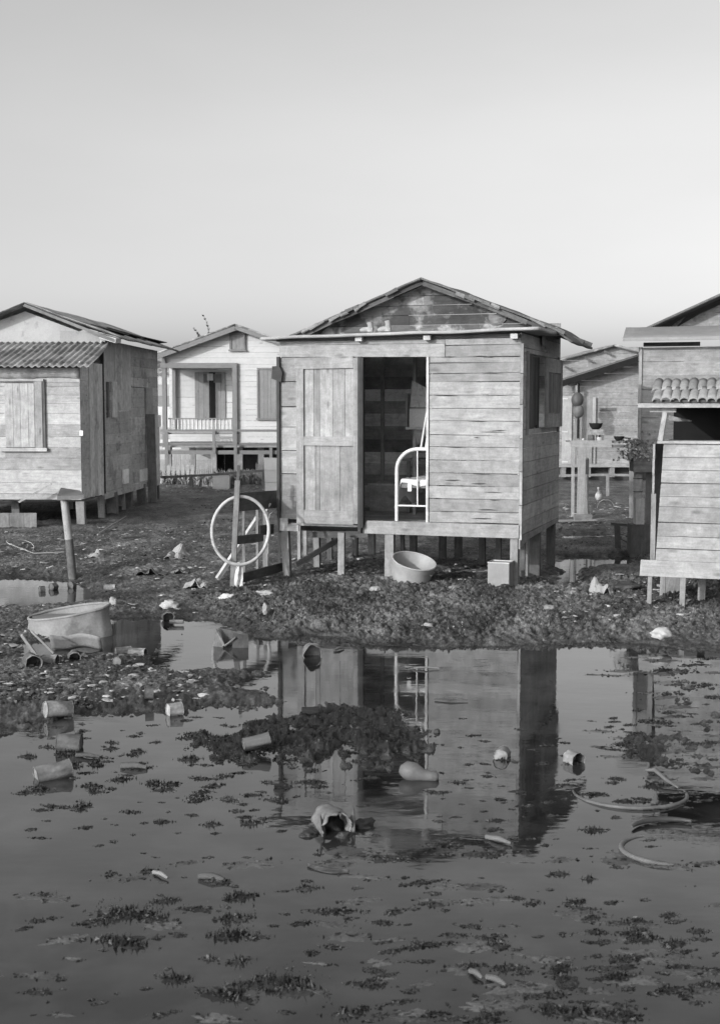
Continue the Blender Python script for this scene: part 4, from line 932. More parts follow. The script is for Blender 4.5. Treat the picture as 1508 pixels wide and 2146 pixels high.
for u, v in ((1180, 770), (1222, 752), (1262, 738)):
    p = lr(u, v); b = MB(); b.bar((p.x, -.15, p.z + .02), (p.x + .2, -.14, p.z - .07), .03, .05, (0, 0, 1), .6); b.build('rafter_tail', POST, rh)
# sloping lean-to roof edge
p = lr(1170, 805); q = lr(1335, 752); b = MB(); b.bar((p.x, -.4, p.z), (q.x, -.4, q.z), .05, .15, (0, 0, 1), .8); b.build('lean_to_edge', BLACK, rh)  # edge coloured black to stand in for its shaded underside
b = MB(); b.grid(lambda i, j: (p.x + (q.x - p.x) * i, -.4 + .38 * j, p.z + .08 + (q.z - p.z) * i + .02 * j), 6, 2); b.build('lean_to_roof', FELT, rh, solid=.02)
# posts, door
def rp(nm, u0, v0_, u1, v1_, y0, y1, m, tone=1.0):
    a = lr(u0, v1_); c = lr(u1, v0_); b = MB(); b.box(a.x, c.x, y0, y1, a.z, c.z, tone); b.build(nm, m, rh)
rp('door', 1175, 830, 1197, 972, -.06, -.03, PALE, 1.15); rp('post', 1198, 808, 1204, 972, -.38, -.3, POST, 1.1); rp('door_opening_shade', 1205, 803, 1213, 918, -.03, -.022, BLACK)  # thin black panel stands in for the dark of the door opening
rp('door_panel', 1213, 830, 1240, 972, -.055, -.03, PALE, .8); rp('batten', 1243, 832, 1247, 972, -.07, -.04, PALE, 1.1)
for v in (836, 905, 968): rp('hinge', 1176, v - 2, 1188, v + 1, -.075, -.062, ENAM)
rp('sill', 1165, 972, 1345, 979, -.04, .05, PALE, .9)
b = MB(); b.box(-.4, W_, .3, .34, -.1, zb_r - .06, .6); b.build('underfloor_boards', WOODD, rh)
for u in (1180, 1232, 1282, 1330): rp('stilt', u - 5, 979, u + 5, 1000, .0, .2, POST, 1.0)
rp('wall_scar', 1255, 855, 1290, 861, -.028, -.022, WOODD, 1.5)
# gourds hanging from the lean-to
for k, (u, v, r, lb) in enumerate(((1209, 838, .15, 'dark round gourd hanging from the far right lean-to, the upper one'), (1211, 862, .14, 'paler round gourd hanging beneath another on the far right lean-to'))):
    c = at(u, v, 32.0); b = MB(); b.blob((0, 0, 0), (r, r, r * 1.25), 3, .08, .6 + .4 * k, k); b.tube([(0, 0, r), (0, 0, r + .25)], .012, 5); tag(b.build('hanging_gourd', GOURD, None, c), lb, 'gourd', 'gourds hanging by the far door')

# ================================================================ raised outdoor bench with cooking pots
Yb = 21.7
pl = at(1197, 935, Yb); o = Vector((pl.x, Yb, 0))
bench = thing('raised_bench', 'tall pale plank bench on thick legs carrying pots, right of the small shack', 'bench', o)
def lb_(u, v, y=0): return at(u, v, Yb + y) - o
def bb(nm, u0, v0_, u1, v1_, y0, y1, tone=1.0, m=PALE):
    a = lb_(u0, v1_); c = lb_(u1, v0_); b = MB(); b.box(a.x, c.x, y0, y1, a.z, c.z, tone); return b.build(nm, m, bench)
bb('front_board', 1195, 923, 1281, 937, -.02, .02, 1.0); zt_ = lb_(1200, 924).z
b = MB()
for k in range(4): b.box(0, lb_(1335, 930).x, .03 + k * .16, .03 + k * .16 + .155, zt_ - .03, zt_ - .002 - .002 * k, R.uniform(.8, 1.1))
b.build('tabletop', POST, bench)
bb('side_board', 1281, 932, 1325, 938, 0, .03, .8, POST)
def leg(u0, u1, vt, vb, y, lean=0, tone=1.0):
    a = at((u0 + u1) / 2 + lean, vb, Yb + y) - o; c = at((u0 + u1) / 2, vt, Yb + y) - o; b = MB(); w = (u1 - u0) * Yb / F
    b.bar((a.x, y, -.1), (c.x, y, c.z), w, .05, (0, 1, 0), tone); b.build('leg', PALE, bench)
leg(1211, 1226, 937, 1098, .0, -4, .95); leg(1214, 1225, 937, 1090, .3, 4, .8); leg(1197, 1203, 937, 1010, .62, 0, 1.0); leg(1228, 1232, 960, 1080, .5, 0, .8); leg(1318, 1326, 938, 1080, .3, 0, .8)
b = MB(); p = lb_(1228, 975); b.box(p.x - .02, p.x + .03, -.07, -.03, p.z - .15, p.z + .1, .5); b.build('bracket', WOODD, bench)
def on_bench(name, label, cat, u, y, fn, m, grp=None):
    p = at(u, 924, Yb + y); b = MB(); fn(b); return tag(b.build(name, m, None, (p.x, Yb + y, zt_ + .0)), label, cat, grp)
def stove(b):
    w = .12; b.box(-w, w, -.1, .1, .10, .19, 2.2); b.box(-w, -w + .05, -.1, .1, 0, .098, 1.0); b.box(w - .05, w, -.1, .1, 0, .098, 1.0)
on_bench('charcoal_stove', 'small dark charcoal stove standing on the raised bench beneath a bowl', 'stove', 1247, .12, stove, RUST)
def bowl(r, h):
    def f(b): b.lathe([(0, 0), (r * .5, 0), (r * .85, h * .45), (r, h)], 24); b.lathe([(r * .95, h), (r * .8, h * .5), (r * .45, .01), (0, .01)], 24, .8)
    return f
o1 = on_bench('cooking_bowl', 'black round bottomed bowl resting on top of the charcoal stove', 'bowl', 1247, .12, bowl(.115, .105), BLACK); o1.location.z += .192
o2 = on_bench('frying_pan', 'shallow black pan with a short handle at the right end of the raised bench', 'pan', 1296, .1, lambda b: (bowl(.09, .075)(b), b.tube([(.08, 0, .05), (.2, .02, .04)], .01, 6)), BLACK)
on_bench('white_cup', 'white enamel cup in front of the charcoal stove on the bench', 'cup', 1255, .06, lambda b: (b.lathe([(0, 0), (.05, 0), (.052, .06)], 20), b.lathe([(.048, .06), (.046, .005), (0, .005)], 20)), ENAM)
on_bench('egg', 'tiny bright white egg near the left end of the raised bench', 'egg', 1221, .06, lambda b: b.blob((0, 0, .022), (.022, .022, .022), 2, 0), ENAM)
q = at(1244, 832, Yb + .3); b = MB(); b.box(-.02, .02, 0, .03, zt_ - q.z, 0, 1.1); tag(b.build('upright_stick', PALE, None, q), 'thin upright pale stick standing behind the bowl on the bench', 'stick')

# flower box on a thick post
Yf = 16.9
p = at(1344, 990, Yf)
fb = thing('flower_box', 'wooden box of pale flowers raised on a stump beside the right house wall', 'planter', (p.x, Yf, 0)); o = Vector((p.x, Yf, 0))
def ff(u, v): return at(u, v, Yf) - o
a = ff(1326, 990); c = ff(1363, 956); b = MB(); hwall(b, a.x, c.x, a.z, c.z, .1, gap=.004); b.box(a.x, c.x, .022, .25, a.z + .01, c.z - .03, .5); b.build('box', POST, fb)
zb2 = a.z
# stump below is its own thing
a = ff(1331, 1045); c = ff(1350, 990); xm = (a.x + c.x) / 2
st_ = thing('barrel_stump', 'pale upright keg under the flower box', 'keg', (p.x, Yf, 0))
b = MB(); b.M = Matrix.Translation((xm, .14, 0)); r_ = (c.x - a.x) / 2; b.lathe([(r_ * .9, a.z), (r_ * 1.08, (a.z + zb2) / 2), (r_, zb2 - .004), (0, zb2 - .004)], 20, 1.0); b.build('keg_body', PALE, st_)
for z in (.25, .75):
    zz = a.z + (zb2 - a.z) * z; b = MB(); b.M = Matrix.Translation((xm, .14, 0)); b.tube([(r_ * 1.07 * math.cos(t), r_ * 1.07 * math.sin(t), zz) for t in [6.283 * k / 20 for k in range(20)]], .006, 5, .5, close=True); b.build('hoop', RUST, st_)
d0 = ff(1333, 1100); d1 = ff(1352, 1046); b = MB(); b.box(d0.x, d1.x, .06, .22, d0.z, a.z - .003, 1.15); tag(b.build('white_post', PALE, None, (p.x, Yf, 0)), 'short whitewashed square post carrying the keg and flower box', 'post')
bx_ = MB(); bx_.box(d0.x - .06, d1.x + .12, .02, .3, -.1, d0.z - .003, .8); tag(bx_.build('low_trestle', WOODD, None, (p.x, Yf, 0)), 'dark wooden block under the short whitewashed post', 'block')
fl_b = MB(); lf = MB(); top = ff(1345, 956).z
for k in range(260):
    x = R.gauss(-.05, .11); y = R.uniform(-.1, .24); h = R.uniform(-.06, .22) + (.1 if x > .03 and R.random() < .4 else 0); a_2 = R.uniform(0, 6.28); s_ = R.uniform(.015, .032)
    c_ = Vector((x, y, top + h))
    tgt = fl_b if (k % 5 < 3 and h < .12) else lf; d = Vector((math.cos(a_2), math.sin(a_2), R.uniform(-.5, .9))).normalized(); e = d.orthogonal().normalized(); g_ = d.cross(e)
    tgt._add([c_ - d * s_, c_ + e * s_ * .7, c_ + d * s_ * 1.3, c_ - e * s_ * .7], [(0, 1, 2, 3)], R.uniform(.7, 1.2)); tgt._add([c_ - g_ * s_, c_ + e * s_ * .6, c_ + g_ * s_, c_ - e * s_ * .6], [(0, 1, 2, 3)], R.uniform(.7, 1.2))
for k in range(16):
    x = R.uniform(-.14, .12); lf.tube([(x * .6, .1, top - .02), (x, R.uniform(0, .2), top + R.uniform(.08, .26))], [.004, .002], 4)
plant = thing('flowering_plant', 'pale flowering plant with dark leaves growing in the raised flower box', 'plant', (p.x, Yf, 0))
fl_b.build('blossoms', PETAL, plant); lf.build('foliage', LEAF, plant)

# ================================================================ right edge house
FN = Frame((at(1372, 1180, 12.2).x, 12.2, 0), HR)
def fn_(u, v, y=0): return FN.at(u, v, y=y)
nh = thing('stilt_kitchen', 'plank kitchen hut on stilts with clay tile awning over a dark opening, right edge', 'hut', FN.o, HR)
zs0 = fn_(1380, 1177).z; zs1 = fn_(1380, 925).z; RW = 1.6
cuts = [fn_(1390, v).z for v in (1176, 1150, 1124, 1095, 1062, 1040, 1012, 985, 958, 930)]
b = MB(); hwall(b, 0, RW, cuts[0], cuts[-1], .12, cuts=cuts, tl=(.85, 1.12), gap=.007, split=.0, xl=lambda z: (z - cuts[0]) * .05, th=.025, lap=.008); b.build('front_wall', WOOD, nh)
a = fn_(1340, 1205); c = fn_(1440, 1178); b = MB(); b.slab([(a.x, a.z), (RW, a.z - .01), (RW, c.z - .002), (a.x + .01, c.z + .012)], -.05, -.028, 1.15); b.build('sill', WOOD, nh)
b = MB(); b.M = sideM(.0); hwall(b, .03, 2.0, cuts[0], cuts[-1], .13, y0=.03, th=.02); b.build('side_wall', WOOD, nh)
b = MB(); b.box(-.05, -.005, -.0, .05, cuts[0] - .02, fn_(1370, 1035).z, 1.0); b.build('corner_strip', POST, nh)
# counter, opening, post, awning
z2 = fn_(1380, 926).z; z3 = fn_(1380, 864).z
b = MB(); b.box(.0, RW, -.03, .15, cuts[-1] + .003, z2 + .01, 1.2); b.build('counter', WOOD, nh)
a = fn_(1387, 900); b = MB(); b.bar((a.x - .02, .02, z2 + .012), (a.x + .02, .02, z3 + .0), .045, .05, (0, 1, 0), 1.2); b.build('post', WOOD, nh)
b = MB(); b.bar((a.x - .12, .02, z3 + .022), (a.x + .12, .02, z3 + .02), .05, .04, (0, 0, 1), 1.1); b.build('bracket', WOOD, nh)
b = MB(); b.box(fn_(1338, 860).x, RW, -.1, -.05, z3 + .044, z3 + .085, 1.1); b.build('awning_beam', WOOD, nh)
b = MB(); b.box(0.03, RW, 1.4, 1.42, cuts[-1], z3 + .3, .5); b.build('back_wall', BLACK, nh)  # back wall, ceiling and floor coloured black to stand in for inner shade
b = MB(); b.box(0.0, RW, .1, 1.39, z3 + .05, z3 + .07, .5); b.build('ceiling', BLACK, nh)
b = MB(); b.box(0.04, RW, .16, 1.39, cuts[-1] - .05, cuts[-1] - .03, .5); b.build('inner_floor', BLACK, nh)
q = fn_(1400, 883, .6); b = MB(); b.grid(lambda i, j: (q.x + i * .22, .6 + .02 * math.sin(i * 9), q.z + j * .05 * (1.2 - i)), 8, 3); b.build('hanging_cloth', POST, nh, solid=.004)
# clay tiles: two courses of half round tiles
a = fn_(1366, 860, -.1)
for r_ in range(2):
    for k in range(15):
        b = MB(); x = a.x + .045 + k * .082 + r_ * -.025; y0_ = -.16 + r_ * .20 + R.uniform(-.012, .012); z0_ = z3 + .10 + r_ * .085 + R.uniform(-.005, .005)
        def tile(i, j):
            t = math.pi * i; rr_ = .043 * (1 - .15 * j); return (x - rr_ * math.cos(t) + .0, y0_ + j * .26, z0_ + rr_ * math.sin(t) * .8 + j * .11)
        b.grid(tile, 8, 3, R.uniform(.75, 1.2)); b.build('roof_tile', CLAY, nh, solid=.012)
b = MB(); b.slab([(a.x, z3 + .09), (RW, z3 + .09), (RW, z3 + .115), (a.x, z3 + .115)], -.12, .34, .7); b.build('tile_batten', WOODD, nh)
# legs
for (u, vb, y, w, tn) in ((1361, 1270, -.01, .04, 1.1), (1388, 1240, .5, .05, 1.0), (1430, 1310, -.01, .05, 1.1), (1470, 1270, .4, .07, 1.0)):
    x = fn_(u, 1250, y).x; b = MB(); b.bar((x - .01, y, -.12), (x, y, zs0 - .02), w, w, (0, 1, 0), tn); b.build('stilt', POST, nh)
p = G(1408, 1262); b = MB(); b.bar((-.05, 0, -.05), (.03, .03, .3), .2, .12, (0, 1, 0), 1.1); tag(b.build('leaning_block', POST, None, (p.x, p.y, 0)), 'pale wooden block leaning under the right edge hut', 'block')
# taller body behind it
FB = Frame((at(1335, 1000, 17.8).x, 17.8, 0), HR)
def fb_(u, v, y=0): return FB.at(u, v, y=y)
bh_ = thing('gabled_shack', 'taller board shack with a flat porch roof under a dark gable, at the right edge', 'shack', FB.o, HR)
zt2 = fb_(1380, 727).z; zl2 = fb_(1380, 990).z
b = MB(); hwall(b, 0, 3.0, zl2, zt2, .185, tl=(.85, 1.12), split=.2, gap=.006); b.build('front_wall', WOOD, bh_)
b = MB(); b.M = sideM(0); hwall(b, .04, 3.0, zl2, zt2, .185, y0=.0); b.build('side_wall', WOOD, bh_)
b = MB(); b.box(.0, .035, -.03, .02, zl2, zt2, 1.1); b.build('corner_trim', WOOD, bh_)
b = MB(); b.box(.05, .8, -.04, .0, zt2 + .005, fb_(1380, 727).z + .06, .8); b.build('fascia', WOODD, bh_)
a = fb_(1304, 722, -.3); c = fb_(1304, 698, .3)
b = MB(); b.grid(lambda i, j: (a.x + i * 3.3, -.3 + j * 1.3, zt2 + .10 + .16 * min(1, j * 4) + .01 * mnoise.noise(Vector((i * 9, j, 1)))), 20, 12); b.build('porch_roof', TRIM, bh_, solid=.03)
b = MB(); b.box(a.x, a.x + 3.3, -.33, -.3, zt2 + .07, zt2 + .115, 1.5); b.build('roof_edge', TRIM, bh_)
g0 = fb_(1340, 697, 1.1); g1 = fb_(1432, 652, .9)
g1 = Vector((g0.x + (g1.x - g0.x) * 2.2, 0, g0.z + (g1.z - g0.z) * 2.2))
b = MB(); b.grid(lambda i, j: (g0.x + (g1.x - g0.x) * i, .9 + j * 2.4, g0.z + (g1.z - g0.z) * i), 8, 4); b.build('roof', FELT, bh_, solid=.035)
b = MB(); hwall(b, g0.x + .1, g1.x, zt2 + .15, g1.z, .16, y0=1.3, xl=lambda z: max(g0.x + .1, g0.x + (z - g0.z + .10) / (g1.z - g0.z) * (g1.x - g0.x)), tl=(.6, 1.2), split=.5); b.build('gable', PEEL, bh_)
for x, y in ((.1, .1), (1.2, .1), (2.2, .1), (.1, 2)): b = MB(); b.box(x, x + .1, y, y + .1, -.1, zl2, 1); b.build('stilt', POST, bh_)
# dark broken chair-like bench frame in the shade
p = G(1289, 1160); t = thing('broken_stool', 'dark broken wooden frame lying in shade on the mud between the two shacks', 'stool', (p.x, p.y, 0)); Yq = p.y; o = Vector((p.x, p.y, 0))
def q_(u, v): return at(u, v, Yq) - o
for nm, u0, v0_, u1, v1_, w in (('leg', 1292, 1100, 1294, 1155, .07), ('top_rail', 1279, 1098, 1352, 1104, .045), ('brace', 1296, 1128, 1325, 1142, .02), ('brace', 1325, 1155, 1356, 1128, .05), ('bottom_rail', 1290, 1155, 1350, 1160, .04)):
    b = MB(); b.bar(q_(u0, v0_), q_(u1, v1_), w, w * .8, (0, 1, 0) if nm == 'leg' else (0, 0, 1), .8); b.build(nm, WOODD, t)
# hen by the far rail
p = at(1254, 1016, 25.5); b = MB(); b.blob((0, 0, .12), (.07, .1, .09), 3, .15, .6, 1); b.tube([(0, -.05, .15), (-.02, -.08, .24), (-.03, -.1, .27)], [.035, .02, .018], 8, .5); b.blob((-.03, -.11, .285), (.025, .03, .025), 2, 0, .6)
b.tube([(.02, .08, .14), (.05, .14, .22)], [.04, .015], 7, .3); b.tube([(.015, 0, .05), (.015, 0, 0)], .008, 5, .4); b.tube([(-.015, 0, .05), (-.015, 0, 0)], .008, 5, .4)
tag(b.build('hen', SKIN, None, (p.x, 25.5, .09)), 'small pale hen standing by the far right rail post', 'hen')
# low plank lying by the bench legs
p = G(1195, 1104); b = MB(); b.bar((-.3, 0, .1), (.55, 0, .12), .12, .03, (0, 0, 1), 1.1); b.bar((.05, -.02, .16), (.34, 0, .17), .1, .08, (0, 0, 1), 1.0); tag(b.build('plank', POST, None, (p.x, p.y, 0)), 'pale plank lying at the feet of the raised bench', 'plank')

# ================================================================ picket gate with the hoop
Yg = 13.75
gp_ = at(488, 1238, Yg); o = Vector((gp_.x, Yg, 0))
fence = thing('broken_fence', 'broken picket fence corner with leaning post, left of the small shack', 'fence', o)
def g_(u, v, Y=Yg): return at(u, v, Y) - o
def picket2(nm, u0, v0_, u1, v1_, Y, w, tone=1.0, th=.035):
    a = g_(u0, v0_, Y); c = g_(u1, v1_, Y); c.z = min(c.z, -.05) if v1_ > 1190 else c.z; b = MB(); b.bar(c, a, w, th, (0, 1, 0), tone, jit=.003); b.build(nm, POST, fence)
picket2('post', 498, 1007, 486, 1245, Yg, .055, .95, .06); picket2('post_tip', 501, 975, 498, 1008, Yg + .06, .028, .4)
picket2('picket', 510, 1057, 511, 1215, Yg + .25, .034, 1.05); picket2('picket', 539, 1062, 539, 1208, Yg + .5, .028, 1.0); picket2('picket', 556, 1070, 556, 1205, Yg + .75, .055, 1.0); picket2('picket', 503, 1035, 503, 1060, Yg + .1, .03, 1.1)
picket2('picket', 585, 1015, 585, 1205, Yg + .95, .03, 1.1)
def rb(nm, u0, v0_, Y0, u1, v1_, Y1, h, tone, m=POST):
    b = MB(); b.bar(g_(u0, v0_, Y0), g_(u1, v1_, Y1), .025, h, (0, 0, 1), tone); b.build(nm, m, fence)
rb('cross_board', 497, 1132, Yg + .05, 550, 1126, Yg + .55, .09, .9, WOODD); rb('top_board', 502, 1052, Yg + .06, 592, 1045, Yg + 1.05, .2, 1.0, WOODD)  # cross, top, bottom and short boards coloured dark for their shaded faces
rb('bottom_board', 504, 1212, Yg - .02, 590, 1188, Yg + .9, .10, .8, WOODD); rb('short_board', 543, 1112, Yg + .5, 572, 1108, Yg + .8, .11, .7, WOODD)
b = MB(); b.bar(g_(456, 1213, Yg + .35), g_(540, 1085, Yg + .75), .045, .045, (0, 0, 1), 1.3); b.build('brace', PALE, fence)
b = MB(); b.tube([g_(500, 975) * 1.0, g_(500, 1000)], .004, 4); 
b = MB(); b.tube([g_(590, 1068, Yg + .9), g_(575, 1070, Yg + .8), g_(565, 1078, Yg + .7), g_(562, 1100, Yg + .7), g_(562, 1160, Yg + .7)], .005, 5, 1.8); b.build('wire', POST, fence)
b = MB(); b.bar(g_(556, 1072, Yg + .7), g_(567, 1055, Yg + .7), .02, .02, (0, 0, 1), 1.5); b.build('splinter', PALE, fence)
c = at(504, 1112, Yg - .03); b = MB(); rxx = 58 * c.y / F; rzz = 71 * c.y / F
b.tube([(rxx * math.cos(t), .05 * math.sin(t) + .10 * math.cos(t), rzz * math.sin(t)) for t in [6.2832 * k / 64 for k in range(64)]], .0185, 10, close=True)
tag(b.build('bicycle_tyre', HOOPM, None, c), 'thin pale bicycle tyre hung on the leaning fence post', 'tyre')
a = at(502, 1178, Yg - .07); b = MB()
hh_ = at(502, 1240, Yg - .07).z - a.z
b.grid(lambda i, j: ((i - .5) * (.045 + .05 * math.sin(j * 2.6)) - .015 * j + .008 * mnoise.noise(Vector((j * 4, 1, 1))), .02 * math.sin(i * 9 + j * 3) + .012 * mnoise.noise(Vector((i * 5, j * 7, 1))), j * hh_), 14, 20); tag(b.build('hanging_rag', RAG, None, a, solid=.005), 'crumpled pale rag tied to the bottom of the bicycle tyre', 'rag')

# ================================================================ drum half sunk at the left
p = at(120, 1352, 0) if False else G(128, 1342)
dr_ = thing('crushed_drum', 'large crushed open steel drum half sunk in the mud at the left edge', 'drum', (p.x + .02, p.y + .24, 0))
b = MB()
RD = .36
def drum(i, j, k=1.0):
    a = 2 * math.pi * i; d = .07 * mnoise.noise(Vector((math.cos(a) * 1.7, math.sin(a) * 1.7, j * 1.5))); top_ = .31 + .06 * math.cos(a - .3) 
    if -1.4 < ((a + math.pi) % (2 * math.pi) - math.pi) < -.5: d -= .10 * math.sin((((a + math.pi) % (2 * math.pi) - math.pi) + 1.4) / .9 * math.pi) * (1 - j * .3)
    r = RD * (k + d) * (1 + .03 * math.sin(j * 6)); return (r * math.cos(a), r * math.sin(a) * .55, -.1 + j * (top_ + .0))
b.grid(drum, 96, 22); b.build('drum_shell', CONC, dr_, solid=.012)
b = MB(); b.tube([drum(k / 60, 1.0) for k in range(60)], .013, 6, close=True); b.build('rim', CONC, dr_)
b = MB(); b.M = Matrix.Translation((0, 0, 0)); b.disc(RD * .90, .165, 40, .75, 1, .55); b.build('mud_fill', CONC, dr_)
p = G(118, 1366); b = MB(); b.grid(lambda i, j: ((i - .5) * .42, .03 * math.sin(i * 5) - .10 * j, .02 + .13 * j - .015 * math.sin(i * 7)), 14, 4); tag(b.build('bent_sheet', CONC, None, (p.x + .16, p.y + .08, -.01), solid=.012), 'low bent metal sheet leaning against the foot of the drum', 'sheet')
for (u0, v0_, u1, v1_, w, lb, dz) in ((66, 1322, 112, 1368, .03, 'thin pale stick slanting against the drum front', .0), (45, 1330, 75, 1372, .06, 'thick stick slanting into the cans at the left edge', .0)):
    a = G(u1, v1_, .03); c = at(u0, v0_, a.y - .02); b = MB(); b.bar((0, 0, 0), c - a, w * .8, w * .4, (0, 0, 1), .85, jit=.004); tag(b.build('stick', PALE, None, a), lb, 'stick')

# ================================================================ cans and litter
def can(u, v, L, r, yaw, label, m=TIN, tone=1.0, tilt=0.0, lift=0.0, open_=True, name='tin_can', z=None, grp='tin cans thrown on the mud'):
    """v is where the middle of its lower side meets ground or water; the axis points to yaw (0 = right, 90 = away)"""
    p = G(u, v); gz = max(hz(p.x, p.y), 0.0) if z is None else z
    p = G(u, v, gz)
    r *= .88; L *= .9; t = thing(name, label, 'can', (p.x, p.y + r * .5, gz + r * .6 + lift), 0, grp)
    b = MB(); n = 5
    prof = [(r, -L / 2 + L * k / 20) for k in range(21)]; prof = [(r * (1 - .012 * (k % 2) * (4 < k < 16)), z_) for k, (_, z_) in enumerate(prof)]
    b.lathe(prof, 28, tone, rip=.20, th=u); b.lathe([(q[0] * .965, q[1]) for q in prof[::-1]], 28, tone * .35, rip=.20, th=u); b.disc(r * .97, -L / 2 + .003, 28, tone * 1.25, flip=True)
    if not open_: b.disc(r * .97, L / 2 - .003, 28, tone * 1.25)
    rot = Matrix.Rotation(rad(yaw), 4, 'Z') @ Matrix.Rotation(rad(90 - tilt), 4, 'Y')
    o_ = b.build('can_body', m, t); o_.rotation_euler = rot.to_euler()
    for z_ in (-L / 2, L / 2):
        b = MB(); b.tube([(r * (1.0 + .2 * mnoise.noise(Vector((math.cos(a) * 2, math.sin(a) * 2, z_ * 9 + u)))) * math.cos(a), r * (1.0 + .2 * mnoise.noise(Vector((math.cos(a) * 2, math.sin(a) * 2, z_ * 9 + u)))) * math.sin(a), z_) for a in [6.2832 * k / 28 for k in range(28)]], r * .045, 5, tone * 1.1, close=True)
        o_ = b.build('rim', m, t); o_.rotation_euler = rot.to_euler()
    return t
can(66, 1398, .16, .066, -65, 'biggest open tin can facing the viewer at the left edge', TIN, 1.0)
can(104, 1392, .13, .048, -12, 'pale tin can lying just right of the biggest open can', TIN, 1.25)
can(155, 1386, .12, .05, -70, 'dark mouthed can facing the viewer with a torn pale lid', TIN, 1.2)
can(258, 1372, .14, .042, 25, 'battered pale can lying before the drum shadow pool', TIN, .9)
can(288, 1376, .15, .046, -14, 'whitish can with dark open end, rightmost of the cans by the drum', TIN, 1.35)
can(230, 1236, .13, .04, 0, 'small white can with a dark open end on the mud behind the drum', TIN, 1.7)
can(120, 1506, .19, .062, 212, 'largest pale can lying in the water with its bright round end to the viewer', TIN, 1.0, 6, .02, False, z=0)
can(144, 1572, .15, .062, 0, 'dark rusty can lying crosswise in the water', RUST, .7, 0, 0, False, z=0)
can(110, 1632, .21, .056, 28, 'tilted rusty can half sunk at the lower left', RUST, 1.1, 8, 0, False, z=0)
can(537, 1568, .17, .042, 16, 'grey can lying on the dark mud island', GALV, .36, 10, .01, False)
can(650, 1496, .12, .03, 0, 'small black can at the top edge of the mud island', BLACK, 1.2, 0, .0, False)
can(654, 1378, .13, .085, -82, 'wide open can with a bright torn rim at the water edge', RUST, 1.2, 0, -.02)
can(312, 1462, .06, .05, 10, 'small dark can on the wet mud at left', RUST, .6, 0, 0)
can(365, 1494, .10, .05, 30, 'rounded muddy can at the edge of the wet mud', RUST, 1.8, 0, -.01, False)
can(370, 1310, .14, .02, -4, 'slim dark tube lying at the pool edge', RUST, 1.4, 0, .02, False)
can(352, 1302, .10, .06, -75, 'crushed open can standing by the slim tube', TIN, .9)
can(247, 1392, .07, .04, 80, 'tiny rusted can below the cans by the drum', RUST, .8)
can(150, 1232, .05, .05, 60, 'dark round can in the far left puddle', RUST, .6); can(88, 1240, .06, .04, 30, 'small dark can left of the pole reflection', RUST, .6); can(112, 1236, .07, .05, 50, 'dark can near the pole foot', RUST, .6)
can(1203, 1600, .09, .05, -60, 'small broken can beside the shack reflection on the right', RUST, 1.5, 0, -.01, z=0)
can(1052, 1590, .1, .045, 70, 'knobbly rusted can in the water before the shack reflection', RUST, 1.2, 0, -.005, z=0)

def lump(u, v, r, label, m=STONE, name='stone', cat='stone', tone=1.0, seed=1, rough=.35, dz=0.0, grp='pale stones and scraps on the mud'):
    p = G(u, v); gz = max(hz(p.x, p.y), 0); p = G(u, v, gz); b = MB(); b.blob((0, 0, r[2] * .3), r, 3, rough * 1.4, tone * .68, seed); return tag(b.build(name, m, None, (p.x, p.y, gz + dz)), label, cat, grp)
lump(356, 1272, (.085, .06, .05), 'bright white rounded stone on the mud left of the fence', seed=1, tone=1.3)
lump(238, 1270, (.04, .04, .07), 'small upright pale stone right of the drum', seed=2)
lump(1384, 1330, (.08, .05, .045), 'white rounded stone at the right water edge', seed=3, tone=1.3)
lump(965, 1310, (.045, .03, .025), 'small white stone in the churned bank centre', seed=4, tone=1.2)
lump(786, 1236, (.06, .05, .03), 'pale flat stone left of the wash tub', seed=5, tone=.9)
lump(850, 1310, (.06, .03, .02), 'thin whitish shell on the churned bank', seed=6, tone=1.0)
lump(895, 1312, (.05, .03, .02), 'second whitish shell on the churned bank, the right one', seed=7, tone=1.0)
lump(555, 1280, (.025, .02, .045), 'small upright pale chip on the bank below the fence', seed=8, tone=.9)
lump(955, 1236, (.07, .05, .035), 'dull pale stone between the tub and the square tin', seed=9, tone=.6)
lump(1150, 1275, (.05, .04, .025), 'small pale stone right of the square tin', seed=10, tone=.7)
lump(560, 1245, (.08, .04, .03), 'white scrap heap under the broken fence board', seed=11, tone=1.0, rough=.7)
lump(475, 1305 - 50, (.07, .05, .04), 'crumpled white paper at the foot of the leaning post', PAPER, 'paper_scrap', 'paper', 1.3, 12, .6)
lump(915, 1535, (.02, .02, .018), 'tiny dark cork floating in the shack reflection', RUST, 'cork', 'cork', .5, 13, .1)
lump(733, 1170, (.06, .05, .05), 'pale block of rubble under the shack floor', STONE, 'rubble', 'rubble', .6, 14, .4)
lump(938, 1200, (.035, .03, .04), 'tiny white scrap in the dark beneath the shack', STONE, 'rubble', 'rubble', 1.2, 15, .4)
lump(1310, 1235, (.14, .09, .06), 'dark lump of debris beside the pale folded sack', CLOD, 'debris_lump', 'debris', 1.0, 16, .5)
# crumpled sheets
def crumple(u, v, w, d, h, label, m=PAPER, seed=1, name='paper_scrap', cat='paper'):
    p = G(u, v); gz = max(hz(p.x, p.y), 0); b = MB()
    b.grid(lambda i, j: ((i - .5) * w + .04 * mnoise.noise(Vector((i * 4, j * 4, seed))), (j - .5) * d, .01 + h * abs(mnoise.noise(Vector((i * 2.7, j * 2.7, seed + 5)))) * 2 * math.sin(math.pi * min(1, max(0, i))) ), 12, 10, .5, False)
    tag(b.build(name, m, None, (p.x, p.y, gz), solid=.004), label, cat, 'pale stones and scraps on the mud')
crumple(412, 1243, .26, .25, .09, 'torn white paper scraps on the mud left of the fence', seed=1)
crumple(372, 1180, .3, .5, .09, 'heap of pale crumpled paper behind, left of the fence', seed=2)
crumple(1262, 1262, .22, .3, .16, 'pale folded sack lying on the bank right of the shack', CLOTH, 3, 'sack', 'sack')
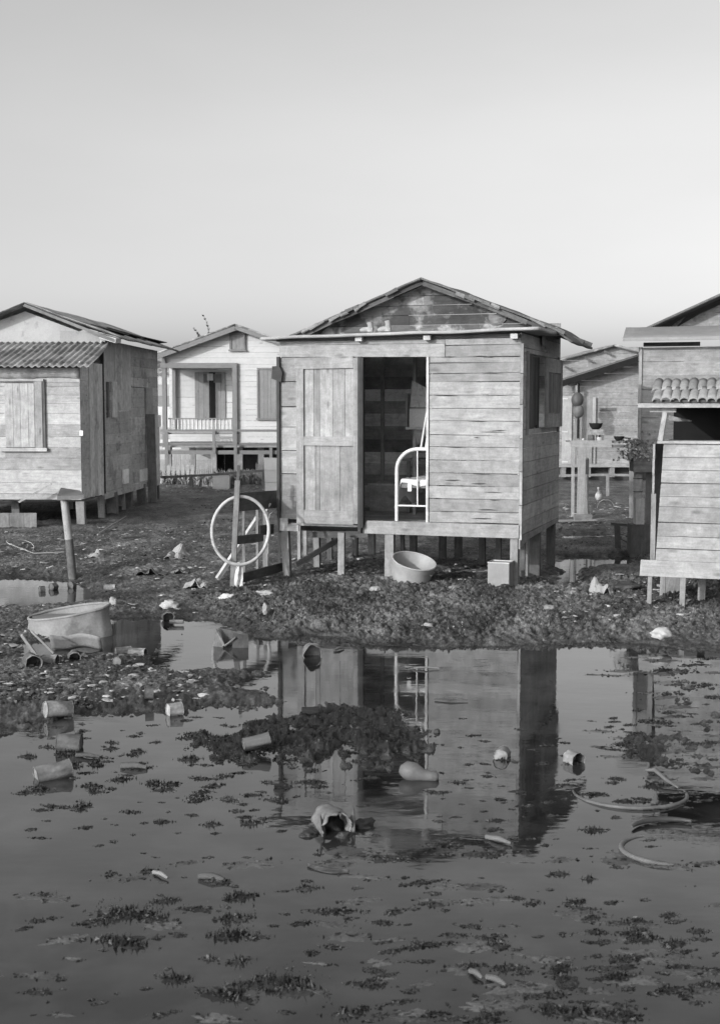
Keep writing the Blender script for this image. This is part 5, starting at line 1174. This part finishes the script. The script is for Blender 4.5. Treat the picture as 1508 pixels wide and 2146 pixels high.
crumple(318, 1218, .35, .3, .06, 'grey flat board scrap on the mud near the fence', POST, 4, 'board_scrap', 'board')
crumple(378, 1216, .2, .2, .07, 'pale curved bark scrap on the mud near the fence', PALE, 5, 'bark_scrap', 'bark')
crumple(200, 1240 - 60, .2, .3, .06, 'small white scrap on the mud behind the drum', PAPER, 6)
# broken carton in the water
p = G(483, 1356); CART = GALV; t = thing('broken_carton', 'broken open box half sunk at the edge of the left pool', 'box', (p.x, p.y, 0), rad(-12)); t.scale = (.8, .8, .72)
def quad(nm, pts, tone, m=RUST): b = MB(); b._add(pts, [(0, 1, 2, 3)], tone); b.build(nm, m, t, solid=.008)
quad('side_panel', [(-.19, 0, -.05), (-.06, -.03, -.05), (-.08, -.02, .06), (-.17, .03, .19)], .9); quad('back_panel', [(-.17, .12, -.05), (.16, .12, -.05), (.16, .1, .14), (-.16, .1, .2)], .6); quad('front_panel', [(.03, -.05, -.05), (.19, 0, -.05), (.19, .02, .14), (.04, -.02, .17)], .45); quad('flap', [(-.17, .03, .19), (-.16, .06, .2), (-.04, -.06, .03), (-.06, -.07, .02)], 1.3); quad('flap', [(-.04, -.08, .02), (.07, -.05, .12), (.07, -.03, .13), (-.04, -.06, .035)], 1.4)
# gourd in the water
p = G(872, 1632); b = MB()
b.tube([(-.09, .01, .03), (-.075, .005, .035), (-.05, 0, .042), (-.01, 0, .036), (.03, 0, .022), (.07, 0, .017), (.105, 0, .015), (.12, 0, .014)], [.012, .036, .052, .052, .036, .03, .031, .012], 18)
tag(b.build('bottle_gourd', GOURD, None, (p.x, p.y, .0), (0, 0, rad(-8))), 'smooth grey bottle gourd floating in the shack reflection', 'gourd')
# torn standing can
p = G(700, 1745); t = thing('torn_bucket', 'torn rusty bucket lying open to the viewer with jagged horns in muddy lumps', 'scrap metal', (p.x, p.y + .03, 0), rad(20))
b = MB(); K = 26
def tn(i, j):
    a = 2 * math.pi * i; r = .075 * (1 + .22 * mnoise.noise(Vector((math.cos(a) * 1.5, math.sin(a) * 1.5, j * 2)))); yy = -.06 + .17 * j + (.03 * mnoise.noise(Vector((math.cos(a) * 3, math.sin(a) * 3, 9))) if j < .1 else 0)
    return (r * math.cos(a), yy, .028 + r * .85 * math.sin(a))
b.grid(tn, 40, 8, 1.3); b.build('bucket_wall', RUST, t, solid=.006)
b = MB(); b.blob((0, .06, .0), (.065, .06, .05), 3, .5, .4, 3); b.build('mud_fill', CLOD, t)
for sx in (-1, 1):
    b = MB(); b._add([(sx * .055, -.04, -.02), (sx * .078, -.07, -.02), (sx * .084, -.055, .04), (sx * .086, -.035, .105), (sx * .062, -.03, .05)], [(0, 1, 2, 3, 4)], .7); b.build('jagged_horn', RUST, t, solid=.007)
for (x, y, r_) in ((-.13, -.02, .03), (.15, .02, .045), (.02, -.09, .03), (-.05, .1, .03)):
    b = MB(); b.blob((x, y, .0), (r_ * 1.3, r_, r_ * .7), 3, .7, .5, x * 50); b.build('mud_lump', CLOD, t)
# curved shard
p = G(685, 1832); b = MB(); b.grid(lambda i, j: ((i - .5) * .19, -.05 * i - .045 * math.sin(math.pi * i) + .05 + j * (.03 * math.sin(math.pi * i) + .002), .002 + .012 * j), 18, 4, .4); tag(b.build('curved_shard', TIN, None, (p.x, p.y + .03, 0), (0, 0, rad(-8)), solid=.004), 'pale crescent shard lying in the water below the torn bucket', 'shard')
# tyres in the water
def arc_strip(u, v, r, a0, a1, w, tilt, label, m=RUBBER, thick=.012, name='half_sunk_tyre', cat='tyre', sq=1.0, zc=.0, tone=1.0):
    p = G(u, v); b = MB(); N = 44
    pts = [rad(a0 + (a1 - a0) * k / N) for k in range(N + 1)]
    vs = [(r * math.cos(t), r * sq * math.sin(t), zc + math.sin(t) * tilt) for t in pts]
    b.tube(vs, [w * (.35 + .65 * math.sin(math.pi * min(1, max(.08, k / N))) ** .5) for k in range(N + 1)], 10, tone)
    return tag(b.build(name, m, None, (p.x, p.y, 0)), label, cat)
arc_strip(1318, 1660, .29, 155, 405, .011, -.012, 'thin bicycle tyre lying half sunk in the shallow water at right', RUBBER, tone=.9, zc=-.005, name='sunken_tyre')
arc_strip(1400, 1782, .21, 110, 262, .0125, -.006, 'curved torn piece of tyre with pale inner side at the lower right', HOOPM, tone=.3, zc=.004, name='tyre_piece')
arc_strip(1420, 1755, .22, 60, 150, .013, .0, 'black curved rubber strip at the right edge', RUBBER, tone=.4, zc=.015, name='rubber_strip', cat='rubber')
a = G(1352, 1625); c = G(1420, 1655); b = MB(); b.tube([(0, 0, .03), ((c.x - a.x) * .3, (c.y - a.y) * .35 + .02, .05), ((c.x - a.x) * .6, (c.y - a.y) * .7, .03), (c.x - a.x, c.y - a.y, .01)], [.006, .012, .010, .005], 8, .35); tag(b.build('bent_branch', HOOPM, None, a), 'pale bent branch lying in the mud at the right edge', 'branch')
def stick(u0, v0_, u1, v1_, w, label, m=PALE, tone=1.0, z=.01, name='stick'):
    a = G(u0, v0_); c = G(u1, v1_); za = max(hz(a.x, a.y), 0) + z; zc = max(hz(c.x, c.y), 0) + z; b = MB(); b.tube([(0, 0, 0), ((c.x - a.x) * .5, (c.y - a.y) * .5, .008), (c.x - a.x, c.y - a.y, zc - za)], [w, w * 1.1, w * .6], 7, tone); tag(b.build(name, m, None, (a.x, a.y, za)), label, 'stick', 'sticks lying about')
stick(1018, 1758, 1070, 1772, .012, 'pale flat stick in the reflection of the gable', PALE, .38)
stick(160, 1586, 210, 1590, .012, 'dark stick floating between two left cans', WOODD, .7)
stick(255, 1608, 308, 1612, .018, 'dark wedge of wood in the water at left', WOODD, .9)
stick(418, 1840, 470, 1848, .014, 'short dark stick in the lower left water', WOODD, .8)
stick(322, 1832, 352, 1845, .009, 'thin grey stick beside a floating dark clod', POST, .9)
stick(700, 1455 - 90, 720, 1360, .01, 'thin twig at the water edge of the bank', POST, 1)
stick(985, 2040, 1010, 2055, .010, 'pale twig in the front weeds', POST, .5); stick(1020, 2052, 1060, 2070, .011, 'longer pale twig in the front weeds at lower right', POST, .45)
stick(865, 1388 + 15, 920, 1398 + 5, .007, 'thin twig floating in the door reflection', POST, .8); stick(600 + 310, 1468, 980, 1470, .006, 'crooked twig floating in the wall reflection', WOODD, .8)
stick(205, 1136, 265, 1095, .012, 'thin pale stick slanting over the mud beneath the left house', PALE, .9, .03); stick(255, 1143, 305, 1140, .012, 'dark stick lying on the mud before the left house', WOODD, .8, .03)
a = G(60, 1170); b = MB(); b.tube([(-.1 + .16 * math.cos(t), .3 * math.sin(t), .02 + .14 * max(0, math.sin(t * .5))) for t in [k * .35 for k in range(14)]] + [(.15, -.3, .02), (.5, -.15, .02)], .006, 5, 1.5); tag(b.build('wire_loop', POST, None, (a.x, a.y, .08)), 'thin pale loop of wire on the mud at the left edge', 'wire')
a = G(1268, 1072); b = MB(); b.tube([(.16 * math.cos(t), .0, .16 * math.sin(t)) for t in [math.pi * k / 16 for k in range(17)]], .005, 5, 1.3); tag(b.build('wire_hoop', POST, None, (a.x, a.y, .07)), 'thin half hoop of wire sticking up from the mud far right', 'wire')

# ---------------------------------------------------------------- countless clods, weeds, litter
def scatter_clods(label, regs, n, r0, r1, m=CLOD, nm='mud_clods', flat=.7, above=None, tones=(.6, 1.4), clump=0):
    import bmesh
    bm = bmesh.new(); bmesh.ops.create_icosphere(bm, subdivisions=1, radius=1.0); bm.verts.index_update()
    base = [q.co.copy() for q in bm.verts]; fs = [tuple(q.index for q in f.verts) for f in bm.faces]; bm.free()
    pts = []
    for k in range(n):
        u0, v0_, u1, v1_ = regs[k % len(regs)]; p = G(R.uniform(u0, u1), R.uniform(v0_, v1_)); pts.append((p.x, p.y))
    H = height(np.array([p[0] for p in pts]), np.array([p[1] for p in pts])); b = MB()
    for (x, y), h in zip(pts, H):
        if above is not None and h < above: continue
        if clump and mnoise.noise(Vector((x * clump, y * clump * .8, 4.0))) < .12: continue
        r = r0 + (r1 - r0) * R.random() ** 2.2; z = max(h, -.004); sx, sy = R.uniform(.7, 1.5), R.uniform(.7, 1.3); sd = R.uniform(0, 99)
        vs = []; Q = Matrix.Rotation(R.uniform(0, 6.28), 3, Vector((R.uniform(-1, 1), R.uniform(-1, 1), 1)).normalized())
        for q in base:
            kk = 1 + 1.1 * mnoise.noise(q * 1.9 + Vector((sd, 0, 0))); p3 = Q @ Vector((q.x * sx * kk, q.y * sy * kk, q.z * kk * .6)); vs.append((x + p3.x * r, y + p3.y * r, z + r * .05 + p3.z * r * flat))
        b._add(vs, fs, R.uniform(*tones))
    return tag(b.build(nm, m, None), label, 'mud', None, 'stuff')
scatter_clods('churned lumps of mud heaped along the bank', [(430, 1245, 1510, 1345), (600, 1270, 1300, 1350), (1180, 1240, 1510, 1345), (430, 1262, 640, 1325)], 5200, .003, .012, above=.02, tones=(.35, 1.7), flat=.8)
scatter_clods('lumps of mud and trash over the middle ground', [(-60, 1120, 600, 1300), (-60, 1340, 430, 1490), (1170, 1120, 1400, 1260), (340, 1040, 600, 1130)], 5200, .006, .028, nm='mud_lumps', above=.012, tones=(.1, 1.5), clump=1.2)
scatter_clods('rough dark clods on the low mud island', [(370, 1480, 890, 1605)], 5200, .0025, .008, nm='island_clods', above=.0, tones=(.12, .35), flat=1.0)
scatter_clods('bits of pale litter trodden into the mud', [(-60, 1110, 600, 1290), (-60, 1330, 430, 1480), (340, 1020, 600, 1040), (600, 1180, 1180, 1240), (1170, 1060, 1350, 1140), (1160, 1230, 1450, 1330), (-60, 1110, 600, 1220)], 5600, .005, .042, STONE, 'litter', .3, .006, (.1, 1.0), 0)
scatter_clods('glistening small pebbles and snail shells in the right foreground', [(820, 1880, 1480, 2140), (900, 1960, 1500, 2146)], 160, .0015, .004, STONE, 'pebbles', .8, -.05, (.5, 1.2))
# ragged dark scraps of mud and weed breaking the water surface
def clusters(label, nm, spots, dens=1.0):
    import bmesh
    b = MB()
    for (u, v, wpx, tall) in spots:
        p = G(u, v); w_ = wpx * p.y / F; n = int(max(5, min(90, w_ * 420)) * dens); ang = R.uniform(-.35, .35); asp = R.uniform(.12, .3)
        ca, sa = math.cos(ang), math.sin(ang); sd = R.uniform(0, 99)
        # a low skin of mud under the scraps
        K = 30; ring = []
        for k in range(K):
            t = 2 * math.pi * k / K; rr_ = .42 * (1 + .9 * mnoise.noise(Vector((math.cos(t) * 1.6, math.sin(t) * 1.6, sd))) + .5 * mnoise.noise(Vector((math.cos(t) * 5, math.sin(t) * 5, sd)))); ex, ey = math.cos(t) * rr_ * w_, math.sin(t) * rr_ * w_ * asp * 2.2
            ring.append((p.x + ex * ca - ey * sa, p.y + ex * sa + ey * ca, -.002))
        b._add(ring + [(p.x, p.y, .003 + .006 * tall)], [(k, (k + 1) % K, K) for k in range(K)], R.uniform(.3, .6) if tall else R.uniform(1.0, 1.8))
        if not tall: n = n // 5; tall = .15
        for k in range(n):
            q = R.gauss(0, .24); ex = q * w_ ; ey = R.gauss(0, .3) * w_ * asp; x = p.x + ex * ca - ey * sa; y = p.y + ex * sa + ey * ca
            h = tall * w_ * R.uniform(.04, .22) * (1 - min(1, abs(q) * 1.2)) + .002; h = min(h, .03); s_ = R.uniform(.002, .008) * (1 + w_ * 3)
            if R.random() < .5:
                a_ = R.uniform(0, 6.28); d_ = Vector((math.cos(a_), math.sin(a_), 0)); lean = Vector((R.uniform(-.6, .6), R.uniform(-.6, .6), 0)) * h
                c_ = Vector((x, y, -.002)); b._add([c_ - d_ * s_ * .6, c_ + d_ * s_ * .6, c_ + lean + Vector((0, 0, h * 1.3))], [(0, 1, 2)], R.uniform(.15, .6))
            else:
                vs = [(x + R.uniform(-1, 1) * s_ * 1.3, y + R.uniform(-1, 1) * s_, max(-.003, h * R.uniform(-.2, .9))) for _ in range(5)]
                b._add(vs, [(0, 1, 2), (0, 2, 3), (0, 3, 4), (0, 4, 1), (1, 3, 2), (1, 4, 3)], R.choice((.15, .2, .3, .3, .5, .5, 1.2)))
    return tag(b.build(nm, CLOD, None), label, 'mud', None, 'stuff')
named = [(235, 1557, 34, 1.2), (280, 1582, 40, 1.0), (205, 1587, 70, .3), (292, 1610, 66, .5), (190, 1648, 60, .8), (85, 1652, 60, .9), (255, 1634, 60, .9), (402, 1672, 22, .8), (530, 1723, 50, .5), (590, 1742, 30, .7), (310, 1826, 50, 1.0), (232, 1832, 34, 1.3), (455, 1846, 70, .8), (640, 1862, 66, 1.1), (1056, 1592, 34, 1.6), (1172, 1832, 46, 1.4), (1232, 1842, 40, 1.4),
  (110, 1690, 60, .5), (60, 1660, 50, .8), (560, 1640, 30, 1.2), (600, 1650, 50, .9), (650, 1640, 90, .4), (590, 1680, 34, 1.6), (320, 1520, 30, .6), (390, 1510, 40, .5), (470, 1520, 24, 1.0), (210, 1470, 30, .6), (420, 1632, 60, .5), (500, 1620, 40, .6), (880, 1850, 110, .3), (960, 1640, 40, .8), (1040, 1720, 50, .7), (1100, 1690, 40, .6), (1240, 1740, 60, .9), (1310, 1560, 60, .8), (1200, 1600, 40, .9),
  (820, 1800, 150, .2), (1000, 1790, 130, .2), (930, 1770, 100, .3), (1240, 1665, 90, .3), (1320, 1680, 90, .4), (1390, 1690, 90, .5),
  (270, 1915, 150, .9), (220, 1930, 110, .5), (330, 1925, 90, .6), (260, 1975, 150, .7), (330, 1965, 30, 1.6), (170, 1970, 26, 1.4), (490, 1925, 80, 1.4), (480, 1960, 110, .9), (540, 1965, 60, .8), (440, 2010, 40, 1.5), (500, 2015, 66, 1.3), (365, 2052, 90, .9), (560, 2060, 180, .9), (480, 2085, 160, .5), (620, 2075, 120, .9), (350, 1888, 70, .9), (410, 1905, 100, .3), (500, 1880, 90, .9), (700, 1910, 150, .3), (630, 1935, 80, .4), (80, 2080, 70, .5), (700, 1985, 60, .6)]
for k in range(150):     # thickening towards the lower right
    u = 720 + 780 * R.random() ** .8; v = 1860 + 280 * R.random() ** .75; named.append((u, v, R.uniform(12, 90) * (.6 + (v - 1800) / 500), R.uniform(.2, 1.1)))
for k in range(90): named.append((R.uniform(60, 1480), R.uniform(1500, 1880), R.uniform(8, 34), R.uniform(.2, 1.0)))
for k in range(60): named.append((R.uniform(900, 1200), R.uniform(1540, 1800), R.uniform(10, 44), R.uniform(.2, .8)))
for k in range(50): named.append((R.uniform(1280, 1500), R.uniform(1380, 1700), R.uniform(14, 60), R.uniform(.2, .9)))
for k in range(50): named.append((R.uniform(40, 760), R.uniform(1700, 2130), R.uniform(10, 50), R.uniform(.2, 1.0)))
for k in range(70): named.append((R.uniform(60, 1500) if k % 3 == 0 else R.uniform(700, 1500), R.uniform(1780, 2140), R.uniform(60, 230), 0))
for k in range(30): named.append((R.uniform(1250, 1500), R.uniform(1370, 1640), R.uniform(50, 160), 0))
for k in range(110): named.append((R.uniform(40, 800), R.uniform(1500, 1730), R.uniform(10, 58), R.uniform(.4, 1.4)))
clusters('ragged dark scraps of mud and weed breaking the still water all over the foreground', 'floating_scraps', named)
weeds('dark spiky weed tufts standing in the near shallows', [(200, 1895, 350, 1925), (460, 1910, 530, 1950), (500, 2030, 690, 2090)], 260, .006, .02, WEED, 'weed_tufts', .003, 9)
